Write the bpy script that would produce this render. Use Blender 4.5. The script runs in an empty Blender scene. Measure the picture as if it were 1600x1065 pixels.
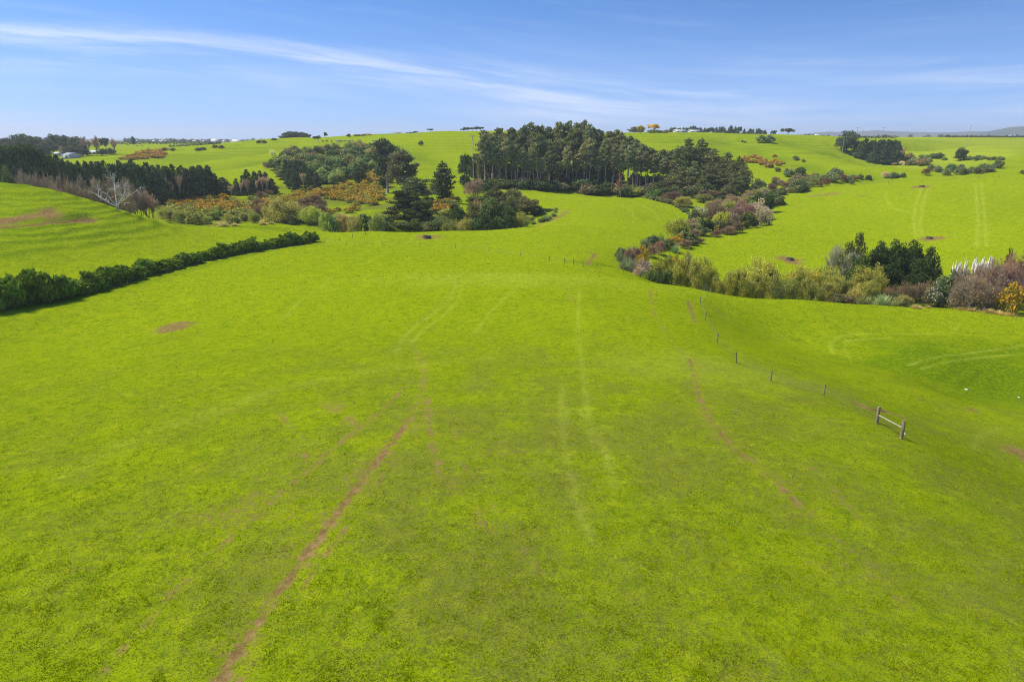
import bpy, math
import numpy as np
from mathutils import Vector, Matrix
R = math.radians
sc = bpy.context.scene
C = sc.collection
# ------------------------------------------------------------------ camera
FPX, PITCH = 1067.0, math.atan((532.5 - 219.0) / 1067.0)
cam_d = bpy.data.cameras.new('camera'); cam = bpy.data.objects.new('camera', cam_d); C.objects.link(cam)
cam_d.sensor_width = 36.0; cam_d.lens = 36.0 * FPX / 1600.0
cam_d.clip_start = 0.5; cam_d.clip_end = 40000
cam.location = (0, 0, 0); cam.rotation_euler = (R(90) - PITCH, 0, 0)
sc.camera = cam
# ------------------------------------------------------------------ world + sun
SUN_EL, SUN_AZ = R(55), R(-82)
HAZE = 1.3e-4       # azimuth measured from +Y towards +X
w = bpy.data.worlds.new('World'); sc.world = w; w.use_nodes = True
nt = w.node_tree; nt.nodes.clear()
def N(nt, typ, **kw):
    n = nt.nodes.new(typ)
    for k, v in kw.items():
        if k.startswith('i_'):
            n.inputs[int(k[2:])].default_value = v
        else: setattr(n, k, v)
    return n
def L(nt, a, b): nt.links.new(a, b)
def M(nt, op, a, b=None, clamp=False):
    n = nt.nodes.new('ShaderNodeMath'); n.operation = op; n.use_clamp = clamp
    for i, x in enumerate((a, b)):
        if x is None: continue
        if isinstance(x, (int, float)): n.inputs[i].default_value = x
        else: nt.links.new(x, n.inputs[i])
    return n.outputs[0]
def MR(nt, v, a, b, c=0.0, d=1.0, smooth=True):
    n = nt.nodes.new('ShaderNodeMapRange'); n.interpolation_type = 'SMOOTHSTEP' if smooth else 'LINEAR'
    nt.links.new(v, n.inputs[0])
    for i, x in zip((1, 2, 3, 4), (a, b, c, d)): n.inputs[i].default_value = x
    return n.outputs[0]
def MIX(nt, f, a, b, blend='MIX'):
    n = nt.nodes.new('ShaderNodeMix'); n.data_type = 'RGBA'; n.blend_type = blend
    for s, x in ((0, f), (6, a), (7, b)):
        if isinstance(x, (int, float)): n.inputs[s].default_value = x
        elif isinstance(x, tuple): n.inputs[s].default_value = (*x, 1.0)
        else: nt.links.new(x, n.inputs[s])
    return n.outputs[2]
def NOISE(nt, vec, scale, detail=4, rough=0.55, dist=0.0):
    n = nt.nodes.new('ShaderNodeTexNoise'); n.inputs['Scale'].default_value = scale
    n.inputs['Detail'].default_value = detail; n.inputs['Roughness'].default_value = rough
    n.inputs['Distortion'].default_value = dist
    if vec is not None: nt.links.new(vec, n.inputs['Vector'])
    return n.outputs[0]
tc = N(nt, 'ShaderNodeTexCoord')
sep = N(nt, 'ShaderNodeSeparateXYZ'); L(nt, tc.outputs['Generated'], sep.inputs[0])
zz = M(nt, 'ADD', M(nt, 'MULTIPLY', M(nt, 'MAXIMUM', sep.outputs[2], 0.0), 2.6), 0.12)
cmb = N(nt, 'ShaderNodeCombineXYZ'); L(nt, sep.outputs[0], cmb.inputs[0]); L(nt, sep.outputs[1], cmb.inputs[1]); L(nt, zz, cmb.inputs[2])
nrm = N(nt, 'ShaderNodeVectorMath', operation='NORMALIZE'); L(nt, cmb.outputs[0], nrm.inputs[0])
sky = N(nt, 'ShaderNodeTexSky'); sky.sky_type = 'NISHITA'; sky.sun_disc = False
sky.sun_elevation = SUN_EL; sky.sun_rotation = SUN_AZ; sky.altitude = 0
sky.air_density = 1.0; sky.dust_density = 0.6; sky.ozone_density = 1.6
L(nt, nrm.outputs[0], sky.inputs[0])
# thin cirrus: a cloud layer on a plane high above, streaks fanned across the view
zc = M(nt, 'ADD', M(nt, 'MAXIMUM', sep.outputs[2], 0.0), 0.035)
cx = M(nt, 'DIVIDE', sep.outputs[0], zc); cy = M(nt, 'DIVIDE', sep.outputs[1], zc)
cp = N(nt, 'ShaderNodeCombineXYZ'); L(nt, cx, cp.inputs[0]); L(nt, cy, cp.inputs[1])
az = M(nt, 'ARCTAN2', sep.outputs[0], sep.outputs[1])            # radians, right positive
el = M(nt, 'ARCSINE', sep.outputs[2])
# main streak: elevation of its axis falls from left to right
az1 = M(nt, 'ADD', az, 0.67)
axis = MR(nt, az, -0.5, 0.4, 0.1145, 0.0415)
va = N(nt, 'ShaderNodeCombineXYZ'); L(nt, M(nt, 'MULTIPLY', az, 1.0), va.inputs[0])
L(nt, M(nt, 'MULTIPLY', M(nt, 'SUBTRACT', el, axis), 14.0), va.inputs[1])
stre = NOISE(nt, va.outputs[0], 4.2, 8, 0.62, 0.35)
stre2 = NOISE(nt, va.outputs[0], 1.7, 5, 0.6, 0.4)
dd = M(nt, 'ABSOLUTE', M(nt, 'SUBTRACT', el, axis))
wid = MR(nt, az, -0.7, 0.15, 0.017, 0.036)
core2 = M(nt, 'SUBTRACT', 1.0, M(nt, 'DIVIDE', M(nt, 'ABSOLUTE', M(nt, 'SUBTRACT', el, M(nt, 'SUBTRACT', axis, 0.030))), 0.022), True)
core = M(nt, 'SUBTRACT', 1.0, M(nt, 'DIVIDE', dd, wid), True)
ends = M(nt, 'MULTIPLY', MR(nt, az, 0.44, 0.22), MR(nt, az, -1.0, -0.6, 0.5, 1.0))
c1 = M(nt, 'MULTIPLY', M(nt, 'MULTIPLY', M(nt, 'ADD', core, M(nt, 'MULTIPLY', core2, .35)), ends), MR(nt, stre, 0.36, 0.66, 0.08, 1.0))
lowb = M(nt, 'MULTIPLY', MR(nt, el, 0.16, 0.01), MR(nt, stre2, 0.38, 0.72))
rb = M(nt, 'MULTIPLY', MR(nt, az, 0.15, 0.6), M(nt, 'MULTIPLY', MR(nt, M(nt, 'ABSOLUTE', M(nt, 'SUBTRACT', el, 0.055)), 0.07, 0.0), MR(nt, stre, 0.35, 0.7)))
wisp = M(nt, 'MULTIPLY', MR(nt, stre, 0.45, 0.85), 0.13)
cl = M(nt, 'ADD', M(nt, 'ADD', M(nt, 'MULTIPLY', c1, 0.52), M(nt, 'MULTIPLY', lowb, 0.32)), M(nt, 'ADD', M(nt, 'MULTIPLY', rb, 0.18), wisp), True)
skyc = MIX(nt, 1.0, sky.outputs[0], (0.70, 1.20, 1.72), 'MULTIPLY')
horz = MR(nt, el, 0.20, -0.02, 0.0, 0.62)
skyc = MIX(nt, horz, skyc, (3.7, 5.65, 9.3))
skyc = MIX(nt, cl, skyc, (7.6, 8.3, 9.9))
bg = N(nt, 'ShaderNodeBackground'); L(nt, skyc, bg.inputs[0]); bg.inputs[1].default_value = 0.087
wo = N(nt, 'ShaderNodeOutputWorld'); L(nt, bg.outputs[0], wo.inputs[0])
sd = bpy.data.lights.new('sun', 'SUN'); sun = bpy.data.objects.new('sun', sd); C.objects.link(sun)
sd.energy = 4.4; sd.angle = R(14); sd.color = (1.0, 0.92, 0.74)
sdir = Vector((math.cos(SUN_EL) * math.sin(SUN_AZ), math.cos(SUN_EL) * math.cos(SUN_AZ), math.sin(SUN_EL)))
sun.rotation_euler = sdir.to_track_quat('Z', 'Y').to_euler(); sun.location = sdir * 200
sc.view_settings.view_transform = 'Standard'; sc.view_settings.look = 'None'
sc.view_settings.exposure = 0.45; sc.view_settings.gamma = 1
sc.cycles.use_denoising = True; sc.cycles.denoiser = 'OPENIMAGEDENOISE'; sc.cycles.denoising_input_passes = 'RGB_ALBEDO_NORMAL'; sc.cycles.denoising_prefilter = 'NONE'; sc.cycles.filter_width = 1.0
sc.cycles.volume_bounces = 0; sc.cycles.max_bounces = 5; sc.cycles.diffuse_bounces = 3

# ------------------------------------------------------------------ picture geometry
cP, sP = math.cos(PITCH), math.sin(PITCH)
def ray(px, py):
    u = (px - 800.0) / FPX; v = (532.5 - py) / FPX
    f = cP + v * sP
    return u / f, (-sP + v * cP) / f            # X/Y, Z/Y
def world(px, py, Y):
    a, b = ray(px, py); return a * Y, Y, b * Y
def col(px, Y, z):
    v = math.tan(PITCH + math.atan2(z, Y)); u = (px - 800.0) / FPX
    return u / (cP + v * sP) * Y
DO = 25.0
# visible ground: pixel column, pixel row, metres ahead
KV = [
 # foreground spur
 (-200,1065,22),(0,1065,21.8),(300,1065,21.5),(800,1065,21.3),(1250,1065,21.6),(1600,1065,22.5),(1800,1065,23),
 (0,850,32),(400,850,31),(800,850,30.5),(1200,850,31.5),(1600,850,34),
 (0,650,54),(300,650,51.5),(600,650,49.5),(800,650,49),(1100,650,49),(1250,655,49.5),(1370,658,51),(1408,684,47),(1500,760,40.5),
 (150,570,72),(400,570,68),(650,570,65.5),(850,570,65),(1050,560,67),(1150,572,66),(1204,595,61.5),(1287,618,57),
 (50,520,92),(260,511,90),(450,500,90),(650,490,90),(850,480,92),(1000,480,93),(1070,490,92),(1102,500,90),(1120,533,78),
 (0,488,98),(150,462,112),(300,432,130),(480,385,172),(400,407,150),
 (600,430,122),(750,440,113),(880,440,113),(980,440,118),(1081,447,121),
 (600,400,152),(750,405,148),(880,415,141),(600,375,185),(750,380,182),(880,385,176),(700,362,205),(580,362,203),(820,357,212),
 (510,372,192),(860,335,262),(900,303,335),(960,308,330),(1000,330,275),(950,350,232),(1040,345,262),(1090,352,250),(1000,375,200),(935,395,168),(965,418,146),(1030,318,305),
 # left hill and bench
 (0,430,124),(0,400,133),(0,350,156),(0,310,178),(0,286,190),(100,303,193),(100,350,160),(100,400,140),(180,328,194),(180,370,160),(200,420,137),
 (250,350,196),(330,355,208),(400,350,222),(450,352,215),(300,385,165),(400,372,183),(480,358,208),
 # valley with gorse
 (240,350,236),(300,345,245),(380,340,258),(450,345,246),(520,345,245),(330,320,292),(420,315,305),(500,305,325),(560,300,335),(600,290,350),(600,325,275),(560,330,265),(640,335,250),
 (250,317,292),(350,301,330),(440,300,335),(500,290,362),(700,318,285),(690,330,255),(700,300,330),(620,350,230),
 (560,265,400),(480,255,430),(600,235,470),(430,275,390),
 # left far hill
 (180,275,385),(300,275,395),(200,258,440),(300,255,460),(400,255,455),(150,243,560),(220,239,560),(300,240,540),(400,235,540),(300,229,720),(400,221,700),(460,215,680),(550,212,640),(650,209,600),(750,209,580),
 (500,225,560),(600,220,540),(680,240,470),(700,260,420),(690,285,365),(730,290,350),(110,250,520),(150,228,900),(250,226,950),
 # wood and the hill behind
 (760,292,345),(830,295,352),(900,292,372),(960,294,370),(1030,298,356),(1100,306,335),(1160,310,325),
 (850,275,420),(950,275,425),(1050,275,415),(850,230,520),(1000,225,530),(1000,209,620),(1100,210,620),(1150,212,620),(1100,225,540),(1180,262,420),(1180,290,360),
 (1200,216,600),(1250,222,600),(1300,235,520),(1250,250,450),(1330,250,480),(1400,262,430),(1300,272,390),(1440,272,395),(1230,285,350),
 (1350,222,640),(1450,221,760),(1250,214,820),(1350,214.5,950),(1450,214.5,1000),(1600,214.5,1000),(1750,215,1000),(1350,216,850),(1500,216,900),(1450,240,560),(1550,235,600),(1600,225,760),(1550,250,500),(1500,262,440),(1600,250,470),
 # right hillside
 (1210,310,312),(1300,290,338),(1400,283,345),(1500,277,345),(1600,264,350),(1250,340,255),(1350,330,262),(1450,330,246),(1600,320,243),
 (1180,358,232),(1100,385,200),(1040,402,184),(1200,400,190),(1300,395,192),(1300,370,215),(1450,380,192),(1600,380,178),(1500,415,165),(1600,420,158),
 # right bowl
 (1150,462,120),(1250,470,124),(1380,480,128),(1500,487,128),(1600,492,128),(1250,520,104),(1200,530,97),(1400,520,108),(1600,520,114),(1350,570,88),(1500,570,94),(1600,560,99),
 (1450,620,75),(1600,620,79),(1500,660,64),(1600,690,58),(1600,740,50),(1330,600,70),
]
# ground hidden behind crests: column, metres ahead, height
KH = [
 (1350,520,-20),(1400,478,-24),(1450,455,-25.5),(1330,560,-15),(1480,660,-17),(1560,660,-15),(-100,225,-27),(0,222,-27),(100,225,-29),(180,222,-29),(0,255,-29),(100,255,-30),(200,250,-30),(0,300,-23),(100,300,-25),(180,300,-26),(0,360,-16),(100,360,-18),(0,450,-14),(100,430,-16),
 (320,226,-29),(420,235,-29),(250,215,-28),
 (560,225,-31),(700,226,-31.5),(820,232,-30),(640,222,-31),(760,250,-30),(800,290,-28),(780,320,-26),
 (900,350,-27),(960,345,-28),
 (1120,138,-32),(1200,142,-34),(1300,145,-34.5),(1400,148,-34),(1500,148,-33.5),(1600,148,-32),(1060,145,-31),(1000,160,-30),(1030,172,-31),
 (1090,215,-30.5),(1130,250,-31),(1180,280,-29),(1200,330,-25),(1300,365,-23),(1400,372,-22),(1500,385,-19),(1600,400,-15),
 (1130,290,-29),(400,900,-6),(700,900,-3),(1000,900,-3),(1200,900,-4),(600,1500,-8),
 (800,0,-19.5),(200,0,-19.5),(1400,0,-19.5),
 (-700,60,-22),(-700,140,-24),(-500,240,-12),(-500,420,-14),(-600,700,-8),(2300,50,-26),(2300,110,-30),(2300,200,-24),(2300,350,-12),(2300,600,-8),
 (-600,1500,-8),(0,1500,-6),(500,1500,-6),(2200,1500,-9),
 (-600,4000,-11),(300,4000,-11),(800,4000,-11),(1300,4000,-11),(2200,4000,-11),(-600,9000,-14),(800,9000,-14),(2200,9000,-14),
]
pts = [world(*k) for k in KV]
for px, Y, z in KH:
    if Y <= 0: pts.append(((px - 800) / 30.0, -10 + abs(px - 800) * .0, z))
    else: pts.append((col(px, Y, z), Y, z))
pts = np.array(pts)
def us(X, Y): return X / (Y + DO), np.log(Y + DO)
ku, ks = us(pts[:, 0], pts[:, 1]); kz = pts[:, 2]
def phi(r2): return np.where(r2 > 1e-12, r2 * np.log(np.maximum(r2, 1e-12)), 0.0)
n = len(kz); r2 = (ku[:, None] - ku[None]) ** 2 + (ks[:, None] - ks[None]) ** 2
A = np.zeros((n + 3, n + 3)); A[:n, :n] = phi(r2) + np.eye(n) * 2e-4
A[:n, n] = 1; A[:n, n + 1] = ku; A[:n, n + 2] = ks; A[n:, :n] = A[:n, n:].T
coef = np.linalg.solve(A, np.concatenate([kz, [0, 0, 0]]))
def tps(U, S):
    out = np.empty(U.shape)
    Uf, Sf, of = U.ravel(), S.ravel(), out.ravel()
    for i in range(0, Uf.size, 60000):
        a, b = Uf[i:i + 60000], Sf[i:i + 60000]
        acc = coef[n] + coef[n + 1] * a + coef[n + 2] * b
        rr = (a[:, None] - ku[None]) ** 2 + (b[:, None] - ks[None]) ** 2
        of[i:i + 60000] = acc + phi(rr) @ coef[:n]
    return of.reshape(U.shape)
def vnoise(X, Y, wl, seed):
    x, y = X / wl, Y / wl
    xi, yi = np.floor(x).astype(np.int64), np.floor(y).astype(np.int64)
    fx, fy = x - xi, y - yi; fx = fx * fx * (3 - 2 * fx); fy = fy * fy * (3 - 2 * fy)
    def h(a, b):
        q = (a * 374761393 + b * 668265263 + seed * 1442695041) & 0xffffffff
        q = ((q ^ (q >> 13)) * 1274126177) & 0xffffffff
        return ((q ^ (q >> 16)) & 0xffff) / 32767.5 - 1
    return (h(xi, yi) * (1 - fx) + h(xi + 1, yi) * fx) * (1 - fy) + (h(xi, yi + 1) * (1 - fx) + h(xi + 1, yi + 1) * fx) * fy
def sstep(x, a, b):
    t = np.clip((x - a) / (b - a), 0, 1); return t * t * (3 - 2 * t)
def seg_dist(X, Y, poly, reach):
    P = np.array([p[:2] for p in poly]); m = (X > P[:, 0].min() - reach) & (X < P[:, 0].max() + reach) & (Y > P[:, 1].min() - reach) & (Y < P[:, 1].max() + reach)
    out = np.full(X.shape, 1e9); xs, ys = X[m], Y[m]; d = np.full(xs.shape, 1e9)
    for a, b in zip(P[:-1], P[1:]):
        ab = b - a; q = np.clip(((xs - a[0]) * ab[0] + (ys - a[1]) * ab[1]) / max(ab @ ab, 1e-9), 0, 1)
        d = np.minimum(d, np.hypot(xs - a[0] - q * ab[0], ys - a[1] - q * ab[1]))
    out[m] = d; return out
D = np.concatenate([np.linspace(10, 40, 26)[:-1], np.exp(np.linspace(math.log(40), math.log(625), 1050))[:-1], np.exp(np.linspace(math.log(625), math.log(9000), 150))])
NU = 960; Ug = np.linspace(-1.15, 1.15, NU)
UU, DD = np.meshgrid(Ug, D); GX, GY = UU * DD, DD - DO
GZ = tps(UU, np.log(DD))
far = sstep(GY, 1500, 3000)
GZ = GZ * (1 - far) + far * np.minimum(GZ, -7)
nearf = 1 - sstep(GY, 500, 1500)
GZ += nearf * (vnoise(GX, GY, 31, 1) * .35 + vnoise(GX, GY, 11, 2) * .10 + vnoise(GX, GY, 3.7, 3) * .035)
GZ += sstep(GY, 300, 600) * (1 - sstep(GY, 900, 2000)) * vnoise(GX, GY, 60, 8) * 1.2
SX, SD = GX, D
def lookup(G, X, Y):
    X = np.asarray(X, float); Y = np.asarray(Y, float)
    d = np.clip(Y + DO, D[0] + 1e-6, D[-1] - 1e-6); r = np.clip(np.searchsorted(D, d) - 1, 0, len(D) - 2); fr = (d - D[r]) / (D[r + 1] - D[r])
    u = np.clip((X / d - Ug[0]) / (Ug[1] - Ug[0]), 0, NU - 1.001); c = u.astype(int); fc = u - c
    return (G[r, c] * (1 - fc) + G[r, c + 1] * fc) * (1 - fr) + (G[r + 1, c] * (1 - fc) + G[r + 1, c + 1] * fc) * fr
def ground(X, Y): return lookup(GZ, X, Y)
YM = np.exp(np.linspace(math.log(12), math.log(6000), 2600))
def hit(px, py):
    a, b = ray(px, py); g = ground(a * YM, YM); m = np.nonzero(g >= b * YM)[0]
    if len(m) == 0: i = int(np.argmin(np.abs(g - b * YM)[(YM < 1500)]))
    else: i = m[0]
    Y = YM[i]
    if i > 0 and len(m):
        e0 = b * YM[i - 1] - g[i - 1]; e1 = g[i] - b * YM[i]; Y = YM[i - 1] + (YM[i] - YM[i - 1]) * e0 / max(e0 + e1, 1e-9)
    return a * Y, Y, float(ground(a * Y, Y))
def spot(px, Y):
    z = float(ground(0, Y))
    for _ in range(3): X = col(px, Y, z); z = float(ground(X, Y))
    return X, Y, z
def line(*pp): return [hit(*p) for p in pp]

def dent(poly, width, depth):
    global GZ
    d = seg_dist(GX, GY, poly, width * 3); GZ = GZ - np.where(d < 1e8, depth * np.exp(-(np.minimum(d, 1e3) / width) ** 2), 0)
FOLDS = []
for pl_, wd_, dp_ in [(((1160,218),(1200,236),(1245,250),(1300,262),(1350,272)), 22, 3.2), (((1225,217),(1290,236),(1380,258)), 20, 2.2), (((1130,214),(1110,225),(1130,240)), 22, 2.2), (((215,256),(300,248),(380,240),(440,228)), 24, 2.6), (((330,262),(400,252),(430,246)), 18, 1.8), (((520,222),(600,226),(680,250)), 26, 2.2),
                      (((1400,227),(1480,229),(1560,240),(1610,252)), 24, -3.0), (((1560,226),(1500,222),(1440,221)), 26, 2.2), (((1430,250),(1500,256),(1570,254)), 14, 2.0), (((1300,300),(1380,330),(1420,380)), 20, .9), (((760,330),(900,345),(1000,352)), 24, -.6), (((1160,500),(1250,530),(1330,560)), 6, .6), (((1500,605),(1580,600)), 8, 1.3), (((1410,600),(1480,560),(1560,545),(1620,545)), 7, -.9), (((1420,625),(1500,640),(1600,650)), 5, -.5)]:
    fold_ = line(*pl_); FOLDS.append((fold_, wd_, dp_))
for f_ in FOLDS: dent(*f_)
# ------------------------------------------------------------------ ground marks: soil, tyre tracks, scars, painted slope shade
soil = np.zeros_like(GX); pale = np.zeros_like(GX); rough = np.zeros_like(GX); wear = np.zeros_like(GX)
def stroke(arr, poly, width, amp, soft=1.0, noise=.5, nwl=1.5):
    d = seg_dist(GX, GY, poly, width * 3 + 2)
    m = d < width * 3; k = np.exp(-(d[m] / width) ** 2)
    k *= 1 - noise + noise * (.5 + .5 * vnoise(GX[m], GY[m], nwl, 7)) * 2
    arr[m] = np.maximum(arr[m], np.clip(k * amp, 0, 1.6))
def patch(arr, px, py, rx, ry, amp, edge=.35, seed=5):
    x, y, z = hit(px, py); a = np.hypot((GX - x) / rx, (GY - y) / ry); m = a < 2.2
    q = a[m] + .38 * vnoise(GX[m], GY[m], min(rx, ry) * .5, seed) + .25 * vnoise(GX[m], GY[m], min(rx, ry) * .2, seed + 1)
    arr[m] = np.maximum(arr[m], amp * (1 - sstep(q, 1 - edge, 1 + edge)))
T1 = line((325,1100),(345,1062),(400,972),(460,892),(520,812),(572,742),(610,695),(640,655))
stroke(soil, T1, .42, .95, noise=.55, nwl=.4); stroke(soil, T1, 1.6, .36, noise=.7, nwl=1.2)
stroke(soil, line((640,655),(658,612),(664,580),(655,555),(640,535)), .55, .5, noise=.6); stroke(soil, line((640,535),(640,515),(668,490),(696,468),(708,445),(700,430)), .6, .30, noise=.6)
stroke(soil, line((345,1100),(375,1062),(430,975),(485,900),(540,825)), .22, .6, noise=.8, nwl=1.1)
stroke(soil, line((110,1100),(150,1062),(215,990),(270,925),(330,865),(400,805),(470,745),(545,680),(600,640),(632,605)), .34, .52, noise=.75, nwl=.6)
stroke(soil, line((300,860),(345,800),(420,745),(480,700)), 1.2, .30, noise=.9)
stroke(soil, line((505,628),(540,650),(560,668)), .6, .5, noise=.8)
stroke(soil, line((435,645),(475,690),(480,720)), .35, .45, noise=.8)
stroke(soil, line((665,610),(672,680),(690,740),(735,790),(770,830)), .4, .6, noise=.6, nwl=.8)
stroke(soil, line((700,640),(720,720),(800,830),(850,900)), .3, .4, noise=.9)
stroke(soil, line((1015,448),(1022,490),(1045,530),(1078,560)), .5, .5, noise=.8)
stroke(soil, line((1078,560),(1090,610),(1102,645),(1130,682),(1165,715),(1215,755),(1250,790)), .38, .72, noise=.65, nwl=.5)
stroke(soil, line((1078,560),(1102,645),(1130,682),(1165,715),(1215,755),(1250,790),(1300,840)), 1.3, .30, noise=.8, nwl=1.2)
stroke(soil, line((1250,790),(1330,860),(1420,950)), .4, .35, noise=.9)
stroke(soil, line((1150,640),(1230,700),(1300,760),(1360,830)), .3, .35, noise=.9)
stroke(soil, line((1075,470),(1082,490),(1085,505)), .45, .9, noise=.5)
stroke(soil, line((1110,478),(1140,500),(1165,515)), .5, .55, noise=.7)
stroke(soil, line((1215,525),(1240,535),(1262,540)), .8, .35, noise=.9)
stroke(soil, line((640,553),(740,545),(860,545)), .5, .30, noise=.9)
stroke(soil, line((885,450),(895,470)), .9, .35, noise=.8)
stroke(soil, line((842,352),(862,345),(880,336),(888,328)), 2.0, .8, noise=.3, nwl=3)
stroke(soil, line((916,393),(930,397),(921,407),(918,414)), .7, 1.0, noise=.3)
stroke(soil, line((1600,640),(1500,640),(1440,630),(1420,600),(1415,575)), .14, .55, noise=.7)
patch(soil, 268, 512, 2.5, 3.0, 1.0, .3); patch(soil, 1234, 406, 3.4, 4.5, 1.0, .3); patch(soil, 1452, 373, 4.0, 3.6, .95, .3); patch(soil, 1437, 292, 4.3, 4.5, .9, .3)
patch(soil, 1210, 302, 6, 3.5, .8, .5); patch(soil, 1290, 304, 9, 4, .75, .5); patch(soil, 667, 370, 3.8, 3.6, .85, .4); patch(soil, 1348, 306, 2, 2.5, .8)
patch(soil, 1605, 712, 1.6, 2.0, 1.0); patch(soil, 1520, 641, .6, .8, .9); patch(soil, 520, 636, 1.2, 1.6, .5, .8); patch(soil,745,597,1.6,2.2,.35,.8)
patch(soil, 380, 800, 3.0, 2.2, .40, .9); patch(soil, 480, 850, 2.2, 1.8, .35, .9); patch(soil, 770, 700, 2.2, 2.2, .3, .9); patch(soil, 1310, 880, 2.2, 1.5, .35, .9)
for f_, w2, d2 in FOLDS:
    if d2 > 1.5: stroke(rough, f_, w2 * .55, .62, noise=.7, nwl=12)  # rough grass in the dips, its tint also painted in for relief shading
scar = line((-40,356),(0,353),(30,351),(65,346),(100,344),(140,342))
stroke(soil, scar, 1.5, 1.6, noise=.2, nwl=4); stroke(soil, line((10,345),(40,340),(66,336),(78,338)), 2.8, 1.5, noise=.45, nwl=2)
ero = line((1340,630),(1352,636),(1368,640),(1385,642),(1402,648))
stroke(soil, ero, .60, 1.5, noise=.3, nwl=.8)
# pale flattened tyre lines
for pl_ in [((700,428),(712,445),(704,468),(680,488),(650,508),(628,530),(618,550)), ((718,428),(722,450),(712,474),(690,496),(662,515),(644,535)),
            ((850,420),(820,442),(785,468),(762,492),(742,520)), ((905,455),(903,500),(908,560),(915,620),(925,690)), ((885,640),(880,690),(890,740),(905,800),(930,850)),
            ((520,430),(500,450),(470,470),(440,500)), ((880,600),(876,650),(882,700)), ((905,640),(945,700),(960,760)),
            ((1300,552),(1298,535),(1315,524),(1380,521),(1450,522),(1492,518),(1496,508),(1475,498),(1455,492)), ((1330,562),(1318,545),(1325,532),(1390,528)),
            ((1600,540),(1540,548),(1470,556),(1420,570)), ((1600,552),(1500,562),(1440,575)), ((1520,700),(1530,680),(1560,668)),
            ((1440,292),(1432,315),(1427,345),(1432,370)), ((1450,295),(1442,320),(1437,350),(1440,368)), ((1385,297),(1384,310),(1395,325),(1420,332)),
            ((1523,285),(1526,310),(1528,350),(1526,385)), ((1533,285),(1536,310),(1540,350),(1541,385)),
            ((965,318),(985,328),(993,342)), ((1005,322),(1025,332),(1030,345)), ((110,740),(250,670),(420,612),(600,575),(760,560))]:
    wl = .32 if pl_[0][1] > 400 else .55
    am = .7 if pl_[0][1] < 400 else .58
    if pl_[0] == (110, 740): wl = 1.1; am = .3
    stroke(pale, line(*pl_), wl, am, noise=.6, nwl=2)
patch(pale, 820, 433, 22, 7, .55, .9); patch(pale, 1130, 580, 9, 6, .5, .9); patch(pale, 1540, 230, 60, 60, .7, .9); patch(pale, 1450, 215, 80, 200, .6, .9)
patch(rough, 1540, 595, 15, 12, 1.1, .5); patch(rough, 1620, 560, 12, 9, .8, .5); patch(rough, 930, 412, 5, 5, .9, .5); patch(rough, 405, 355, 12, 3.5, .8)  # first two paint the right bowl's slope shade into the turf colour
patch(rough, 1440, 478, 14, 5, .9, .6); patch(rough, 270, 243, 40, 14, .6, .8); patch(rough, 330, 250, 60, 16, .5, .8)
stroke(rough, line((495,365),(450,383),(350,407),(250,435),(150,458),(50,480),(-20,490)), 1.6, .7, noise=.2)  # darker green strip along the near foot of the hedge
patch(rough, 1160, 505, 6, 7, .5, .8)
# left hill: sheep terraces run along the contour
lh = sstep(GX, -60, -90) * 0 + (1 - sstep(GX / (GY + 1), -.40, -.28)) * sstep(GY, 118, 135) * (1 - sstep(GY, 195, 215)) * sstep(GZ, -24, -21)
rb_ = np.zeros_like(GX); patch(rb_, 1540, 590, 15, 12, 1.0, .5)
terr = GZ + .45 * vnoise(GX, GY, 11, 31) + .22 * vnoise(GX, GY, 3.5, 32) + .02 * GX
GZ += lh * (.13 + .07 * vnoise(GX, GY, 14, 33)) * np.sin(terr * 2 * math.pi / 1.05) + rb_ * .05 * np.sin(terr * 2 * math.pi / .6)
rough = np.maximum(rough, lh * (.42 + .58 * np.clip(np.sin(terr * 2 * math.pi / 1.05 + 1.2), 0, 1)))
dent(scar, 2.0, .9); dent(T1, .35, .05); dent(ero, .45, .22)
x_, y_, z_ = hit(66, 338); GZ += 1.1 * np.exp(-(((GX - x_) / 8) ** 2 + ((GY - y_ - 5) / 2.5) ** 2))
green = np.clip(.5 + .35 * vnoise(GX, GY, 45, 20) + .3 * vnoise(GX, GY, 17, 21), 0, 1)

# worn short pasture on the near spur
wear = (1 - sstep(GY, 38, 125)) * (.82 + .07 * vnoise(GX, GY, 7, 12)) * (.80 + .20 * sstep(GX / (GY + DO), -.36, -.12)) * 1.0 + .14 * sstep(vnoise(GX, GY, 14, 15), .1, .9) * (1 - sstep(GY, 120, 200))
wear = np.clip(wear * (.85 + .3 * vnoise(GX, GY, 3.1, 13)), 0, 1)
fh = sstep(GY, 370, 410) * (1 - sstep(GY, 640, 760)) * sstep(GZ, -22, -14)
t2 = GZ + .8 * vnoise(GX, GY, 26, 35) + .3 * vnoise(GX, GY, 9, 36)
rough = np.maximum(rough, fh * np.clip(.32 * np.sin(t2 * 2 * math.pi / 2.3) + .18 * np.sin(t2 * 2 * math.pi / 1.1) + .35 * vnoise(GX, GY, 40, 37), 0, 1))
GZ += fh * .10 * np.sin(t2 * 2 * math.pi / 2.3)
vf = sstep(GY, 222, 232) * (1 - sstep(GY, 350, 380)) * (1 - sstep(GX / (GY + 1), -.13, -.06)) * sstep(GX / (GY + 1), -.56, -.50)
gk = np.clip(.55 + .8 * vnoise(GX, GY, 11, 39), 0, 1)
rough = np.maximum(rough, vf * gk * .8); wear = np.maximum(wear, vf * gk); soil = np.maximum(soil, vf * .42 * np.clip(.4 + vnoise(GX, GY, 4, 40), 0, 1) * gk)
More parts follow.
